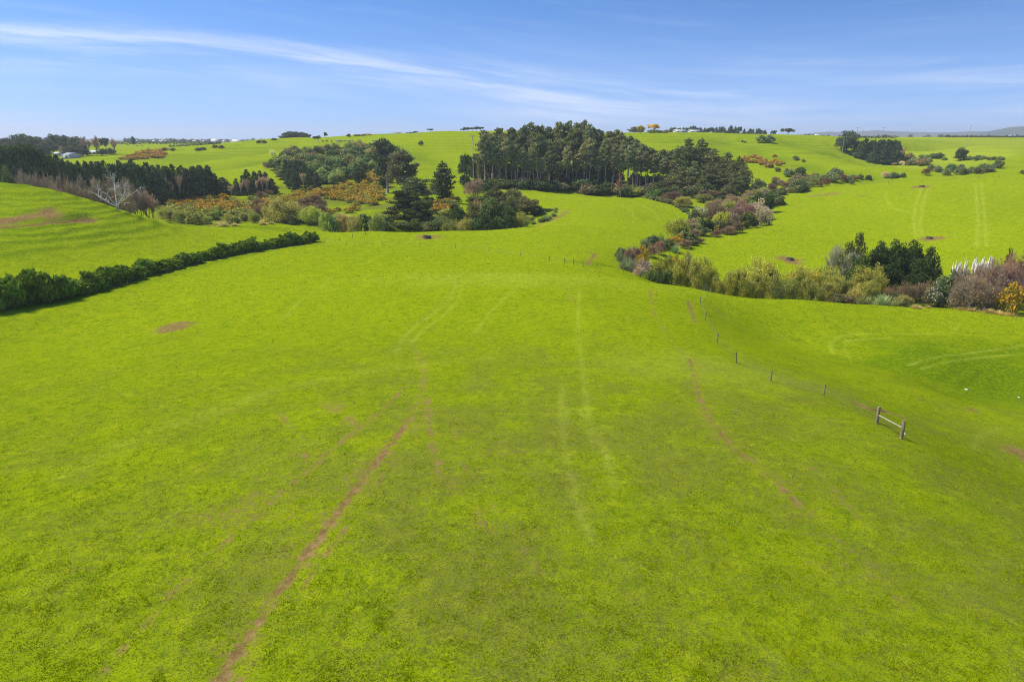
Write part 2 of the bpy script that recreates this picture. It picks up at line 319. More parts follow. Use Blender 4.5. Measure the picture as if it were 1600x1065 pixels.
# ------------------------------------------------------------------ mesh helpers
def mesh_np(name, V, F, mat, attrs=None, smooth=False):
    V = np.asarray(V, np.float32); F = np.asarray(F, np.int32); k = F.shape[1]
    me = bpy.data.meshes.new(name); me.vertices.add(len(V)); me.vertices.foreach_set('co', V.ravel())
    me.loops.add(F.size); me.loops.foreach_set('vertex_index', F.ravel())
    me.polygons.add(len(F)); me.polygons.foreach_set('loop_start', np.arange(0, F.size, k, dtype=np.int32))
    me.polygons.foreach_set('loop_total', np.full(len(F), k, np.int32))
    if smooth: me.polygons.foreach_set('use_smooth', np.ones(len(F), bool))
    for nm, a in (attrs or {}).items():
        at = me.attributes.new(nm, 'FLOAT', 'POINT'); at.data.foreach_set('value', np.asarray(a, np.float32).ravel())
    me.update(calc_edges=True)
    if mat is not None: me.materials.append(mat)
    return me
def link(name, me, parent=None, loc=None, color=None):
    o = bpy.data.objects.new(name, me); C.objects.link(o)
    if parent is not None: o.parent = parent
    if loc is not None: o.location = loc
    if color is not None: o.color = (*color, 1)
    return o
def tag(o, label=None, cat=None, group=None, kind=None):
    if label: o['label'] = label
    if cat: o['category'] = cat
    if group: o['group'] = group
    if kind: o['kind'] = kind
    return o
def newmat(name, rough_=.9, spec=.2):
    m = bpy.data.materials.new(name); m.use_nodes = True; t = m.node_tree
    b = t.nodes['Principled BSDF']; b.inputs['Roughness'].default_value = rough_; b.inputs['Specular IOR Level'].default_value = spec
    return m, t, b
def ATTR(t, name):
    a = t.nodes.new('ShaderNodeAttribute'); a.attribute_name = name; return a.outputs['Fac']

# ------------------------------------------------------------------ ground material
gm, t, b = newmat('pasture', .95, .0)
geo = N(t, 'ShaderNodeNewGeometry'); pos = geo.outputs['Position']
n_big = NOISE(t, pos, .035, 3); n_mid = NOISE(t, pos, .35, 4, .6); n_sm = NOISE(t, pos, 2.2, 4, .62); n_fine = NOISE(t, pos, 11, 3, .7); n_tiny = NOISE(t, pos, 38, 2, .7)
gcol = MIX(t, ATTR(t, 'green'), (.190, .262, .0035), (.245, .315, .0035))
gcol = MIX(t, MR(t, n_mid, .35, .68), gcol, (.285, .340, .003))
wr = ATTR(t, 'wear')
gcol = MIX(t, M(t, 'MULTIPLY', wr, .88), gcol, (.130, .180, .003))
n_spk = NOISE(t, pos, .95, 3, .7)
gcol = MIX(t, M(t, 'MULTIPLY', MR(t, n_mid, .55, .66), .14), gcol, (.110, .185, .003))
gcol = MIX(t, M(t, 'MULTIPLY', MR(t, n_spk, .52, .66), .58), gcol, (.090, .165, .002))
gcol = MIX(t, M(t, 'MULTIPLY', MR(t, n_spk, .46, .34), .35), gcol, (.33, .385, .006))
gcol = MIX(t, M(t, 'MULTIPLY', MR(t, n_sm, .52, .66), .70), gcol, (.080, .140, .002))
gcol = MIX(t, M(t, 'MULTIPLY', MR(t, n_fine, .50, .64), .85), gcol, (.040, .066, .002))  # dark gaps between tufts, soil and their shade put into the colour
gcol = MIX(t, M(t, 'MULTIPLY', MR(t, n_tiny, .50, .66), .45), gcol, (.34, .40, .012))
rg = ATTR(t, 'rough')
gcol = MIX(t, M(t, 'MULTIPLY', rg, MR(t, n_sm, .38, .6, .35, .95)), gcol, (.085, .150, .003))  # rough grass and painted slope shade share this darker green
gcol = MIX(t, M(t, 'MULTIPLY', ATTR(t, 'pale'), MR(t, n_fine, .3, .65, .15, .5)), gcol, (.38, .41, .06))
wr = ATTR(t, 'wear')
wearc = MIX(t, MR(t, n_tiny, .4, .6), (.060, .052, .012), (.250, .205, .065))
wmask = M(t, 'MULTIPLY', MR(t, M(t, 'ADD', M(t, 'MULTIPLY', n_fine, .45), M(t, 'ADD', M(t, 'MULTIPLY', n_sm, .35), M(t, 'ADD', M(t, 'MULTIPLY', n_tiny, .2), M(t, 'MULTIPLY', wr, .16)))), .54, .70), MR(t, wr, .1, .9))
gcol = MIX(t, M(t, 'MULTIPLY', wmask, .50), gcol, wearc)
so = ATTR(t, 'soil')
smask = MR(t, M(t, 'ADD', so, M(t, 'MULTIPLY', M(t, 'SUBTRACT', M(t, 'ADD', M(t, 'MULTIPLY', n_fine, .6), M(t, 'MULTIPLY', n_sm, .4)), .5), 3.6)), .22, 1.05)
smask = M(t, 'MULTIPLY', smask, MR(t, so, .05, .3))
soilc = MIX(t, MR(t, n_sm, .35, .7), (.145, .092, .034), (.275, .185, .068))
soilc = MIX(t, MR(t, n_tiny, .5, .8), soilc, (.10, .055, .022))
gcol = MIX(t, smask, gcol, soilc)
L(t, gcol, b.inputs['Base Color'])
bmp = N(t, 'ShaderNodeBump'); bmp.inputs['Strength'].default_value = .55; bmp.inputs['Distance'].default_value = .12
L(t, M(t, 'ADD', M(t, 'MULTIPLY', n_fine, .6), M(t, 'ADD', M(t, 'MULTIPLY', n_sm, 1.6), M(t, 'MULTIPLY', n_tiny, .25))), bmp.inputs['Height'])
L(t, bmp.outputs[0], b.inputs['Normal'])
nr = len(D); idx = np.arange(nr * NU).reshape(nr, NU)
F = np.stack([idx[:-1, :-1], idx[:-1, 1:], idx[1:, 1:], idx[1:, :-1]], -1).reshape(-1, 4)
gme = mesh_np('ground', np.stack([GX, GY, GZ], -1).reshape(-1, 3), F, gm, {'soil': soil, 'pale': pale, 'rough': rough, 'wear': wear, 'green': green}, True)
tag(link('ground', gme), kind='structure')
# ------------------------------------------------------------------ plant materials
def plant_mat(name, translucent=.25, spec=.15, rgh=.7, jitter=.30, gain=(2.45, 2.4, 1.75)):
    m, t, b = newmat(name, rgh, spec * .5)
    oi = N(t, 'ShaderNodeObjectInfo'); tn = ATTR(t, 'tone')
    ps = N(t, 'ShaderNodeNewGeometry').outputs['Position']
    mul = M(t, 'ADD', .62, M(t, 'MULTIPLY', M(t, 'MINIMUM', tn, 1.6), .76))
    mul = M(t, 'MULTIPLY', mul, M(t, 'ADD', 1 - jitter / 2, M(t, 'MULTIPLY', oi.outputs['Random'], jitter)))
    g = N(t, 'ShaderNodeCombineColor'); [L(t, mul, g.inputs[i]) for i in range(3)]
    c = MIX(t, 1.0, MIX(t, 1.0, oi.outputs['Color'], gain, 'MULTIPLY'), g.outputs[0], 'MULTIPLY')
    yl = MIX(t, 1.0, c, (1.35, 1.12, .75), 'MULTIPLY')
    c = MIX(t, M(t, 'MULTIPLY', MR(t, NOISE(t, ps, .5, 3), .45, .7), .7), c, yl)
    c = MIX(t, M(t, 'GREATER_THAN', tn, 2.5), c, (.66, .36, .018))
    c = MIX(t, M(t, 'GREATER_THAN', tn, 3.5), c, (.62, .52, .44))
    L(t, c, b.inputs['Base Color'])
    if translucent:
        tr = N(t, 'ShaderNodeBsdfTranslucent'); L(t, c, tr.inputs[0])
        mx = N(t, 'ShaderNodeMixShader'); mx.inputs[0].default_value = translucent
        out = t.nodes['Material Output']; L(t, b.outputs[0], mx.inputs[1]); L(t, tr.outputs[0], mx.inputs[2]); L(t, mx.outputs[0], out.inputs[0])
    return m
m_leaf = plant_mat('leaves'); m_needle = plant_mat('needles', .15, .12, .8, .38, (2.75, 2.65, 1.85)); m_twig = plant_mat('twigs', 0, .05, .9, .3, (1.75, 1.66, 1.35)); m_grass = plant_mat('grass_blades', .35, .0, .8, 0)
def simple(name, c1, c2, scale, rgh=.85, spec=.15, metal=0, stretch=None):
    m, t, b = newmat(name, rgh, spec); b.inputs['Metallic'].default_value = metal
    tcn = N(t, 'ShaderNodeTexCoord').outputs['Object']
    if stretch:
        mp = N(t, 'ShaderNodeMapping'); mp.inputs['Scale'].default_value = stretch; L(t, tcn, mp.inputs[0]); tcn = mp.outputs[0]
    nn = NOISE(t, tcn, scale, 4, .65)
    L(t, MIX(t, MR(t, nn, .35, .65), c1, c2), b.inputs['Base Color'])
    bm_ = N(t, 'ShaderNodeBump'); bm_.inputs['Strength'].default_value = .4; bm_.inputs['Distance'].default_value = .02
    L(t, nn, bm_.inputs['Height']); L(t, bm_.outputs[0], b.inputs['Normal'])
    return m
m_bark = simple('bark', (.12, .095, .075), (.24, .20, .165), 3, stretch=(1, 1, .2))
m_barkpale = simple('pale_bark', (.30, .26, .21), (.50, .44, .37), 3, stretch=(1, 1, .2))
m_dead = simple('bleached_wood', (.48, .42, .34), (.72, .66, .56), 4)
m_post = simple('weathered_timber', (.16, .125, .065), (.36, .29, .16), 9, stretch=(1, 1, .15))
m_rail = simple('grey_rail_timber', (.24, .22, .16), (.42, .39, .30), 8, stretch=(.2, 1, 1))
m_wire = simple('fence_wire', (.22, .22, .20), (.30, .30, .28), 5, .5, .4, .8)
m_conc = simple('concrete', (.085, .065, .045), (.16, .13, .10), 4)
m_water = simple('trough_water', (.010, .016, .014), (.016, .024, .018), 2, .06, .5)
m_white = simple('white_wall', (.40, .40, .39), (.52, .52, .50), .6)
m_roof = simple('pale_roof', (.42, .43, .45), (.56, .57, .59), .4, .5, .3)
m_roofd = simple('grey_roof', (.20, .24, .28), (.28, .31, .35), .4, .6, .3)
m_dark = simple('dark_opening', (.03, .035, .04), (.05, .055, .06), 1, .3, .4)
m_hide = simple('black_hide', (.012, .011, .010), (.55, .54, .50), .55)
m_plume = simple('cream_plume', (.78, .68, .52), (.90, .84, .72), 6)
m_white_st = simple('pale_stone', (.55, .54, .50), (.70, .69, .65), 6)
PI = math.pi
rng = np.random.RandomState(7)
# ------------------------------------------------------------------ plant geometry
def unit(v): return v / np.maximum(np.linalg.norm(v, axis=-1, keepdims=True), 1e-9)
def leaves(P, Nrm, size, asp, rg_, tone, up=0.0):
    n_ = len(P); nn = unit(Nrm + rg_.normal(0, .75, (n_, 3)))
    a = unit(np.cross(nn, rg_.normal(0, 1, (n_, 3)) + np.array([0, 0, up * 2.0]) * 0 + 1e-3)); b_ = np.cross(nn, a)
    if up:
        a = unit(unit(Nrm) * .6 + np.array([0, 0, up]) + rg_.normal(0, .45, (n_, 3))); b_ = unit(np.cross(a, nn))
    s = size * rg_.uniform(.6, 1.35, (n_, 1)); l_ = a * s * asp / 2; w_ = b_ * s / 2
    V = np.stack([P - l_, P + w_, P + l_, P - w_], 1).reshape(-1, 3)
    F = np.arange(4 * n_).reshape(-1, 4)
    return V, F, np.repeat(tone, 4)
def cloud(rg_, lobes, n_, size, asp=1.7, shell=.62, up=0.0, flower=0.0, fl_code=3.0, ccen=None):
    lb = np.array(lobes, float); wgt = (lb[:, 3] * lb[:, 4] + lb[:, 4] * lb[:, 5] + lb[:, 3] * lb[:, 5]); wgt /= wgt.sum()
    k = rg_.choice(len(lb), n_, p=wgt); d = unit(rg_.normal(0, 1, (n_, 3))); rr = shell + (1.06 - shell) * rg_.uniform(0, 1, (n_, 1)) ** .7
    bumps = 1 + .13 * np.sin(d[:, :1] * 7 + k[:, None]) * np.cos(d[:, 1:2] * 6 + 2 * k[:, None])
    P = lb[k, :3] + d * lb[k, 3:6] * rr * bumps
    tl = rg_.uniform(.25, .75, len(lb)); tone = np.clip(tl[k] + rg_.normal(0, .16, n_), .05, 1.15)
    if flower:
        fm = (rg_.uniform(0, 1, n_) < flower) & (d[:, 2] > -.2); tone[fm] = fl_code
    nr_ = d / lb[k, 3:6]
    return leaves(P, unit(nr_), size, asp, rg_, tone, up)
def tubes(segs, sides=5):
    S = np.array(segs, float); p0, p1, r0, r1 = S[:, :3], S[:, 3:6], S[:, 6], S[:, 7]
    d = unit(p1 - p0); ref = np.where(np.abs(d[:, 2:3]) > .9, np.array([[1., 0, 0]]), np.array([[0, 0, 1.]]))
    a = unit(np.cross(d, ref)); b_ = np.cross(d, a); V = []
    for i in range(sides):
        t_ = 2 * PI * i / sides; o = a * math.cos(t_) + b_ * math.sin(t_)
        V.append(p0 + o * r0[:, None])
    for i in range(sides):
        t_ = 2 * PI * i / sides; o = a * math.cos(t_) + b_ * math.sin(t_)
        V.append(p1 + o * r1[:, None])
    V = np.stack(V, 1); n_ = len(S); base = np.arange(n_)[:, None] * 2 * sides; F = []
    for i in range(sides):
        j = (i + 1) % sides; F.append(base + np.array([[i, j, sides + j, sides + i]]))
    return V.reshape(-1, 3), np.stack(F, 1).reshape(-1, 4)
def joinm(*parts):
    V, F, T = [], [], []; o = 0
    for p in parts:
        V.append(p[0]); F.append(p[1] + o); T.append(p[2] if len(p) > 2 else np.full(len(p[0]), .5)); o += len(p[0])
    return np.concatenate(V), np.concatenate(F), np.concatenate(T)
def trunk_segs(rg_, H, r, bend=.3, n_=8, base=-1.0):
    P = [np.array([0, 0, base])]; q = np.array([0., 0, 0])
    for i in range(1, n_ + 1):
        q = q + rg_.normal(0, bend * H / 60, 3) * [1, 1, 0]; P.append(np.array([q[0], q[1], H * i / n_]))
    s = []
    for i in range(n_):
        ra, rb2 = r * (1 - .88 * i / n_), r * (1 - .88 * (i + 1) / n_); s.append([*P[i], *P[i + 1], ra * (1.25 if i == 0 else 1), rb2])
    return s, P
PROTO = {}
def proto(kind, H, W, parts): PROTO.setdefault(kind, []).append((H, W, parts))
def at_h(P, H, h):
    f_ = np.clip(h / H, 0, 1) * (len(P) - 1); i = int(min(f_, len(P) - 2)); return P[i] + (P[i + 1] - P[i]) * (f_ - i)
def pine_tall(seed, H=22, h0=.45, L0=3.3, n_=4600, stubs=26, bark=None):
    rg_ = np.random.RandomState(seed); ts, P = trunk_segs(rg_, H * .97, .30, .5); lobes = []; br = list(ts)
    h = h0 * H; off = rg_.uniform(0, 6)
    while h < H - .3:
        f_ = (h - h0 * H) / (H * (1 - h0)); Lr = L0 * (.55 + .9 * f_) if f_ < .35 else L0 * (.70 * (1 - ((f_ - .35) / .65) ** 2.6) + .30)
        for k in range(rg_.randint(3, 6)):
            if rg_.rand() < .16: continue
            off += 2.4; l_ = Lr * rg_.uniform(.55, 1.15); c = at_h(P, H, h); e = c + np.array([math.cos(off) * l_, math.sin(off) * l_, l_ * rg_.uniform(.15, .45)])
            br.append([*c, *e, .07, .03]); r_ = .30 * l_ + .35; m_ = c + (e - c) * .72
            lobes.append([*m_, r_ * 1.1, r_ * 1.1, r_ * .62])
            if l_ > 2: lobes.append([*(c + (e - c) * .4 + [0, 0, .3]), r_ * .8, r_ * .8, r_ * .5])
        h += rg_.uniform(.8, 1.25)
    lobes.append([*at_h(P, H, H - .4), .5, .5, .9])
    for i in range(stubs):
        h = rg_.uniform(.10, h0 + .1) * H; a_ = rg_.uniform(0, 6.3); l_ = rg_.uniform(.6, 2.4); c = at_h(P, H, h)
        br.append([*c, *(c + np.array([math.cos(a_) * l_, math.sin(a_) * l_, rg_.uniform(-.5, .25) * l_])), .035, .012])
    cr = cloud(rg_, lobes, n_, .36, 2.2, .45, .3)
    tv = tubes(br, 5); W = L0 * 1.15
    return H, W, [('crown', mesh_np('pine_crown', cr[0], cr[1], m_needle, {'tone': cr[2]}), 1), ('trunk', mesh_np('pine_trunk', *tv, bark or m_barkpale), 0)]
for s_, (hh, h0, l0) in enumerate([(22, .36, 3.4), (22, .44, 3.2), (22, .28, 3.5), (22, .38, 3.9), (22, .50, 3.1), (22, .22, 3.6)]): proto('pine', *pine_tall(100 + s_, hh, h0, l0))
def pine_full(seed, H=16, L0=4.6, n_=7500, flat=.42, h0=.06, top=.7, size=.31):
    rg_ = np.random.RandomState(seed); ts, P = trunk_segs(rg_, H * .97, .38, .5); lobes = []; br = list(ts); h = h0 * H; off = rg_.uniform(0, 6)
    while h < H - .3:
        f_ = h / H; Lr = L0 * (.75 + .5 * f_) if f_ < .4 else L0 * ((1 - ((f_ - .4) / .6) ** 1.6) * (.95 - .0) * top / .7 + .10)
        for k in range(rg_.randint(4, 7)):
            if rg_.rand() < .14: continue
            off += 2.4; l_ = Lr * rg_.uniform(.6, 1.2); c = at_h(P, H, h); e = c + np.array([math.cos(off) * l_, math.sin(off) * l_, l_ * rg_.uniform(.05, .3)])
            br.append([*c, *e, .10, .03]); r_ = .25 * l_ + .35
            for q in (.85, .5): lobes.append([*(c + (e - c) * q), r_ * 1.15, r_ * 1.15, r_ * flat])
        h += rg_.uniform(.7, 1.2)
    lobes.append([*at_h(P, H, H - .3), .5, .5, .7])
    cr = cloud(rg_, lobes, n_, size, 2.2, .4, .3)
    return H, L0 * 1.15, [('crown', mesh_np('crown', cr[0], cr[1], m_needle, {'tone': cr[2]}), 1), ('trunk', mesh_np('trunk', *tubes(br, 5), m_bark), 0)]
for s_ in range(4): proto('fullpine', *pine_full(140 + s_))
proto('cypress', *pine_full(150, 14, 3.2, 5200, .5, .03, .8)); proto('cypress', *pine_full(151, 14, 3.6, 5200, .5, .03, .8))
def sprawl(seed, H=18, W=8.5, n_=11000, base=.12, k0=26):
    rg_ = np.random.RandomState(seed); ts, P = trunk_segs(rg_, H * .9, .55, .8); lobes = []; br = list(ts)
    for i in range(k0):
        h = H * (base + (.98 - base) * (i + .5) / k0); a_ = i * 2.4 + rg_.uniform(-.4, .4); f_ = h / H
        l_ = W * rg_.uniform(.45, 1.05) * (1 - .62 * f_ ** 1.6); c = at_h(P, H, h * .86); e = c + np.array([math.cos(a_) * l_, math.sin(a_) * l_, rg_.uniform(.0, .35) * l_])
        mid = c + (e - c) * .5 + [0, 0, .6]; br += [[*c, *mid, .22, .13], [*mid, *e, .13, .05]]
        for q in range(rg_.randint(3, 6)):
            c2 = mid + (e - mid) * rg_.uniform(-.1, 1.1) + rg_.normal(0, .9, 3) * [1, 1, .4]; r_ = rg_.uniform(.9, 1.9); lobes.append([*c2, r_ * 1.35, r_ * 1.35, r_ * .45])
    cr = cloud(rg_, lobes, n_, .36, 2.0, .4, .2)
    return H, W, [('crown', mesh_np('crown', cr[0], cr[1], m_needle, {'tone': cr[2]}), 1), ('trunk', mesh_np('trunk', *tubes(br, 6), m_barkpale), 0)]
proto('sprawl', *sprawl(160)); proto('sprawl', *sprawl(161, 18, 7, 12000, .34)); proto('sprawl', *sprawl(162, 18, 9.5, 15000, .03, 32))
def conifer(seed, H=10, L0=2.5, n_=2400):
    rg_ = np.random.RandomState(seed); lobes = []; h = .3; off = 0; br = trunk_segs(rg_, H * .98, .14, .2)[0]
    while h < H - .2:
        f_ = h / H; Lr = L0 * 1.15 * (1 - f_) ** .66 * rg_.uniform(.75, 1.15) + .10
        for k in range(rg_.randint(3, 6)):
            off += 2.4; l_ = Lr * rg_.uniform(.6, 1.2); r_ = .28 * l_ + .2
            lobes.append([math.cos(off) * l_ * .75, math.sin(off) * l_ * .75, h + .25 * l_, r_, r_, r_ * .8])
        h += rg_.uniform(.45, .75)
    lobes.append([0, 0, H - .5, .18, .18, .6])
    cr = cloud(rg_, lobes, n_, .34, 2.2, .45, .45)
    return H, L0 * 1.05, [('crown', mesh_np('crown', cr[0], cr[1], m_needle, {'tone': cr[2]}), 1), ('trunk', mesh_np('trunk', *tubes(br, 5), m_bark), 0)]
for s_ in range(4): proto('conifer', *conifer(180 + s_, 10, 2.3 + .25 * s_))
def bush(seed, H=3.0, W=1.9, n_=1500, nl=16, size=.24, asp=1.6, flower=0, code=3.0, mat=None, shell=.5, up=0.0, lobe=(.24, .42)):
    rg_ = np.random.RandomState(seed); lobes = [[0, 0, H * .42, W * .72, W * .72, H * .42]]
    for i in range(nl):
        a_ = i * 2.4; e_ = rg_.uniform(.05, 1.0); el_ = math.asin(e_); r_ = rg_.uniform(*lobe) * W
        lobes.append([math.cos(a_) * math.cos(el_) * W * .78, math.sin(a_) * math.cos(el_) * W * .78, H * (.18 + .66 * e_) + rg_.normal(0, .07) * H, r_, r_, r_ * rg_.uniform(.7, 1.1)])
    cr = cloud(rg_, lobes, n_, size, asp, shell, up, flower, code)
    return H, W, [('foliage', mesh_np('shrub', cr[0], cr[1], mat or m_leaf, {'tone': cr[2]}), 1)]
for s_ in range(4): proto('bush', *bush(200 + s_))
for s_ in range(4): proto('hedge', *bush(210 + s_, 4.2, 2.3, 3000, 46, .34, 1.9, shell=.7, up=.5, lobe=(.13, .26)))
for s_ in range(4): proto('gorse', *bush(220 + s_, 1.9, 1.7, 700, 10, .25, 1.3, .55))
for s_ in range(3): proto('gorsebig', *bush(226 + s_, 4, 2.6, 2400, 20, .26, 1.3, .6))
for s_ in range(3): proto('blossom', *bush(230 + s_, 4, 2.4, 1500, 18, .24, 1.4, .30, 4.0))
def treeb(seed, H=9, W=4.2, n_=6500, nl=30, size=.25):
    rg_ = np.random.RandomState(seed); lobes = []; br = trunk_segs(rg_, H * .7, .28, .5)[0]
    for i in range(nl):
        a_ = i * 2.4; e_ = rg_.uniform(-.8, 1.0); el_ = math.asin(e_) * .95; r_ = rg_.uniform(.2, .36) * W; q = rg_.uniform(.5, .85)
        c = [math.cos(a_) * math.cos(el_) * W * q, math.sin(a_) * math.cos(el_) * W * q, H * (.48 + .42 * e_ * q / .8)]
        lobes.append([*c, r_, r_, r_ * .8]); br.append([0, 0, H * .25, *c, .10, .03])
    cr = cloud(rg_, lobes + [[0, 0, H * .48, W * .6, W * .6, H * .36]], n_, size, 1.7, .45)
    return H, W, [('crown', mesh_np('crown', cr[0], cr[1], m_leaf, {'tone': cr[2]}), 1), ('trunk', mesh_np('trunk', *tubes(br, 5), m_bark), 0)]
for s_ in range(4): proto('tree', *treeb(240 + s_))
def twigtree(seed, H=11, spread=.55, depth=5, nb=4, leaf=0, r=.14, upk=.35, leafsize=.14, width=None, stems=1, thin=.022, tw=None, dome=0):
    rg_ = np.random.RandomState(seed); thick, fine, ends = [], [], []
    def grow(p, d, l_, rr, k):
        q = p + d * l_; (thick if k > depth - 3 else fine).append([*p, *q, max(rr, thin), max(rr * .65, thin * .8)])
        if k == 0: ends.append(q); return
        for j in range(nb if k > 1 else nb):
            dd_ = unit(d + rg_.normal(0, spread, 3) + [0, 0, upk]); grow(p + d * l_ * rg_.uniform(.55, 1.0), dd_, l_ * rg_.uniform(.6, .9), rr * .6, k - 1)
    for s2 in range(stems):
        a_ = s2 * 2.4; d0 = unit(np.array([math.cos(a_) * .45, math.sin(a_) * .45, 1.0]) if stems > 1 else np.array([0, 0, 1.0]))
        grow(np.array([0, 0, -.3]), d0, H * .27, r, depth)
    allp = np.array([s[3:6] for s in fine]); zmax = np.percentile(allp[:, 2], 99.5); k = H / zmax
    wx = np.percentile(np.hypot(allp[:, 0], allp[:, 1]), 97); kx = (width / wx) if width else k
    sc3 = np.array([kx, kx, k])
    def rs(S): S = np.array(S); S[:, :3] *= sc3; S[:, 3:6] *= sc3; return S
    th, fi = tubes(rs(thick), 5), tubes(rs(fine), 3); tone = np.repeat(rg_.uniform(.2, .9, len(fine)), 6)
    parts = [(fi[0], fi[1], tone)]
    if dome:
        dl = [[0, 0, H * .42, kx * wx * .8, kx * wx * .8, H * .40]] + [[math.cos(i * 2.4) * kx * wx * .62, math.sin(i * 2.4) * kx * wx * .62, H * rg_.uniform(.2, .7), kx * wx * .38, kx * wx * .38, H * .2] for i in range(12)]
        parts.append(cloud(rg_, dl, dome, leafsize * 1.1, 1.8, .35, .5))
    if leaf:
        e_ = np.array([s[3:6] for s in fine]) * sc3; e_ = e_[rg_.randint(0, len(e_), leaf)] + rg_.normal(0, .16, (leaf, 3))
        parts.append(leaves(e_, rg_.normal(0, 1, (leaf, 3)) + [0, 0, .5], leafsize, 1.8, rg_, rg_.uniform(.2, 1.1, leaf), .2))
    V, F_, T_ = joinm(*parts)
    return H, width or wx * k, [('crown', mesh_np('twigs', V, F_, m_leaf if leaf else m_twig, {'tone': T_}), 1), ('trunk', mesh_np('trunk', *th, tw or m_bark), 0)]
for s_ in range(4): proto('bare', *twigtree(300 + s_, 11, .42, 5, 4, upk=.30, width=4.0, stems=2, thin=.030))
for s_ in range(3): proto('poplar', *twigtree(310 + s_, 10, .22, 5, 4, upk=.75, width=1.6, thin=.026, tw=m_barkpale))
for s_ in range(4): proto('willow', *twigtree(320 + s_, 5.5, .45, 5, 4, 5200, .09, .25, .13, 3.0, 3, .016, None, 3600))
for s_ in range(3): proto('twigbush', *twigtree(330 + s_, 4, .5, 5, 4, 0, .07, .2, .11, 2.6, 3, .020, None, 1500))
proto('wispy', *twigtree(340, 7, .4, 4, 4, 900, .10, .35, .13, 2.6, 1, .02))
def deadtree(seed):
    rg_ = np.random.RandomState(seed); S = []; E = []
    def grow(p, d, l_, rr, k):
        n_ = 3; q = p
        for i in range(n_):
            d = unit(d + rg_.normal(0, .16, 3) + [0, 0, .10]); q2 = q + d * l_ / n_; S.append([*q, *q2, rr * (1 - .2 * i / n_), rr * (1 - .2 * (i + 1) / n_)]); q = q2
            if k > 0 and i > 0:
                for j in range(2 if k > 1 else 3): grow(q, unit(d + rg_.normal(0, .6, 3)), l_ * rg_.uniform(.35, .6), rr * .5, k - 1)
    grow(np.array([0., 0, -.4]), np.array([0, 0, 1.]), 4.0, .42, 0)
    for a_, e_, l_ in ((PI, .75, 10.5), (.1, .8, 11), (1.2, 1.25, 10), (2.2, 1.35, 13.5), (3.7, 1.05, 9), (5.3, .6, 8), (PI + .3, .5, 6)):
        grow(np.array([0, 0, 2.2 + rg_.uniform(0, 1.5)]), np.array([math.cos(a_) * math.cos(e_), math.sin(a_) * math.cos(e_), math.sin(e_)]), l_, .26, 2)
    V, F_ = tubes(S, 5); H = V[:, 2].max()
    return H, 9.0, [('trunk', mesh_np('dead_trunk', V, F_, m_dead), 0)]
proto('dead', *deadtree(4))
def blades(rg_, n_, Lb, wd, el0=.5, el1=1.4, droop=.5, base=.15):
    a_ = rg_.uniform(0, 2 * PI, n_); e_ = rg_.uniform(el0, el1, n_); l_ = Lb * rg_.uniform(.6, 1.1, n_); p = np.stack([rg_.normal(0, base, n_), rg_.normal(0, base, n_), np.full(n_, -.05)], 1); V = []
    side = np.stack([-np.sin(a_), np.cos(a_), np.zeros(n_)], 1)
    for k, wf in ((0, .6), (1, 1.0), (2, .7), (3, .08)):
        V += [p + side * (wd * wf / 2), p - side * (wd * wf / 2)]
        ee = e_ - k * droop * .5; p = p + np.stack([np.cos(a_) * np.cos(ee), np.sin(a_) * np.cos(ee), np.sin(ee)], 1) * (l_ / 3)[:, None]
    V = np.stack(V, 1); base_ = np.arange(n_)[:, None] * 8; F_ = np.concatenate([base_ + np.array([[0, 1, 3, 2]]), base_ + np.array([[2, 3, 5, 4]]), base_ + np.array([[4, 5, 7, 6]])])
    return V.reshape(-1, 3), F_, np.repeat(rg_.uniform(.1, 1.2, n_), 8)
for s_ in range(3):
    rg_ = np.random.RandomState(400 + s_); V, F_, T_ = blades(rg_, 330, 2.6, .10, .15, 1.45, .35, .5); proto('flax', 2.2, 2.0, [('foliage', mesh_np('flax', V, F_, m_leaf, {'tone': T_}), 1)])
for s_ in range(3):
    rg_ = np.random.RandomState(410 + s_); lv = blades(rg_, 500, 2.4, .05, .5, 1.45, .75, .35); S = []; pl = []
    for i in range(22):
        a_ = rg_.uniform(0, 6.3); e_ = rg_.uniform(1.1, 1.5); l_ = rg_.uniform(2.3, 3.4); d = np.array([math.cos(a_) * math.cos(e_), math.sin(a_) * math.cos(e_), math.sin(e_)]); q = d * l_
        q = q * .8; S.append([0, 0, 0, *q, .02, .015]); pl.append([*q, *(q + d * .25), .08, .22]); pl.append([*(q + d * .25), *(q + d * .8), .22, .03])
    st = tubes(S, 3); pv = tubes(pl, 6)
    proto('pampas', 4.0, 2.2, [('foliage', mesh_np('pampas_leaves', lv[0], lv[1], m_leaf, {'tone': lv[2]}), 1), ('plume', mesh_np('pampas_plumes', *joinm((st[0], st[1], np.full(len(st[0]), 4.)), (pv[0], pv[1], np.full(len(pv[0]), 4.)))[:2], m_plume), 0)])
def umbrella(seed, H=9, W=5.5):
    rg_ = np.random.RandomState(seed); lobes = []; br = trunk_segs(rg_, H * .6, .25, .8)[0]
    for i in range(14):
        a_ = i * 2.4; l_ = W * rg_.uniform(.2, .8); c = [math.cos(a_) * l_, math.sin(a_) * l_, H * rg_.uniform(.52, .88)]; br.append([0, 0, H * rg_.uniform(.3, .55), *c, .12, .04]); lobes.append([*c, W * rg_.uniform(.18, .32), W * rg_.uniform(.18, .32), H * rg_.uniform(.10, .17)])
    cr = cloud(rg_, lobes, 1500, .45, 2, .4, .2)
    return H, W, [('crown', mesh_np('crown', cr[0], cr[1], m_needle, {'tone': cr[2]}), 1), ('trunk', mesh_np('trunk', *tubes(br, 5), m_bark), 0)]
for s_ in range(3): proto('umbrella', *umbrella(430 + s_))

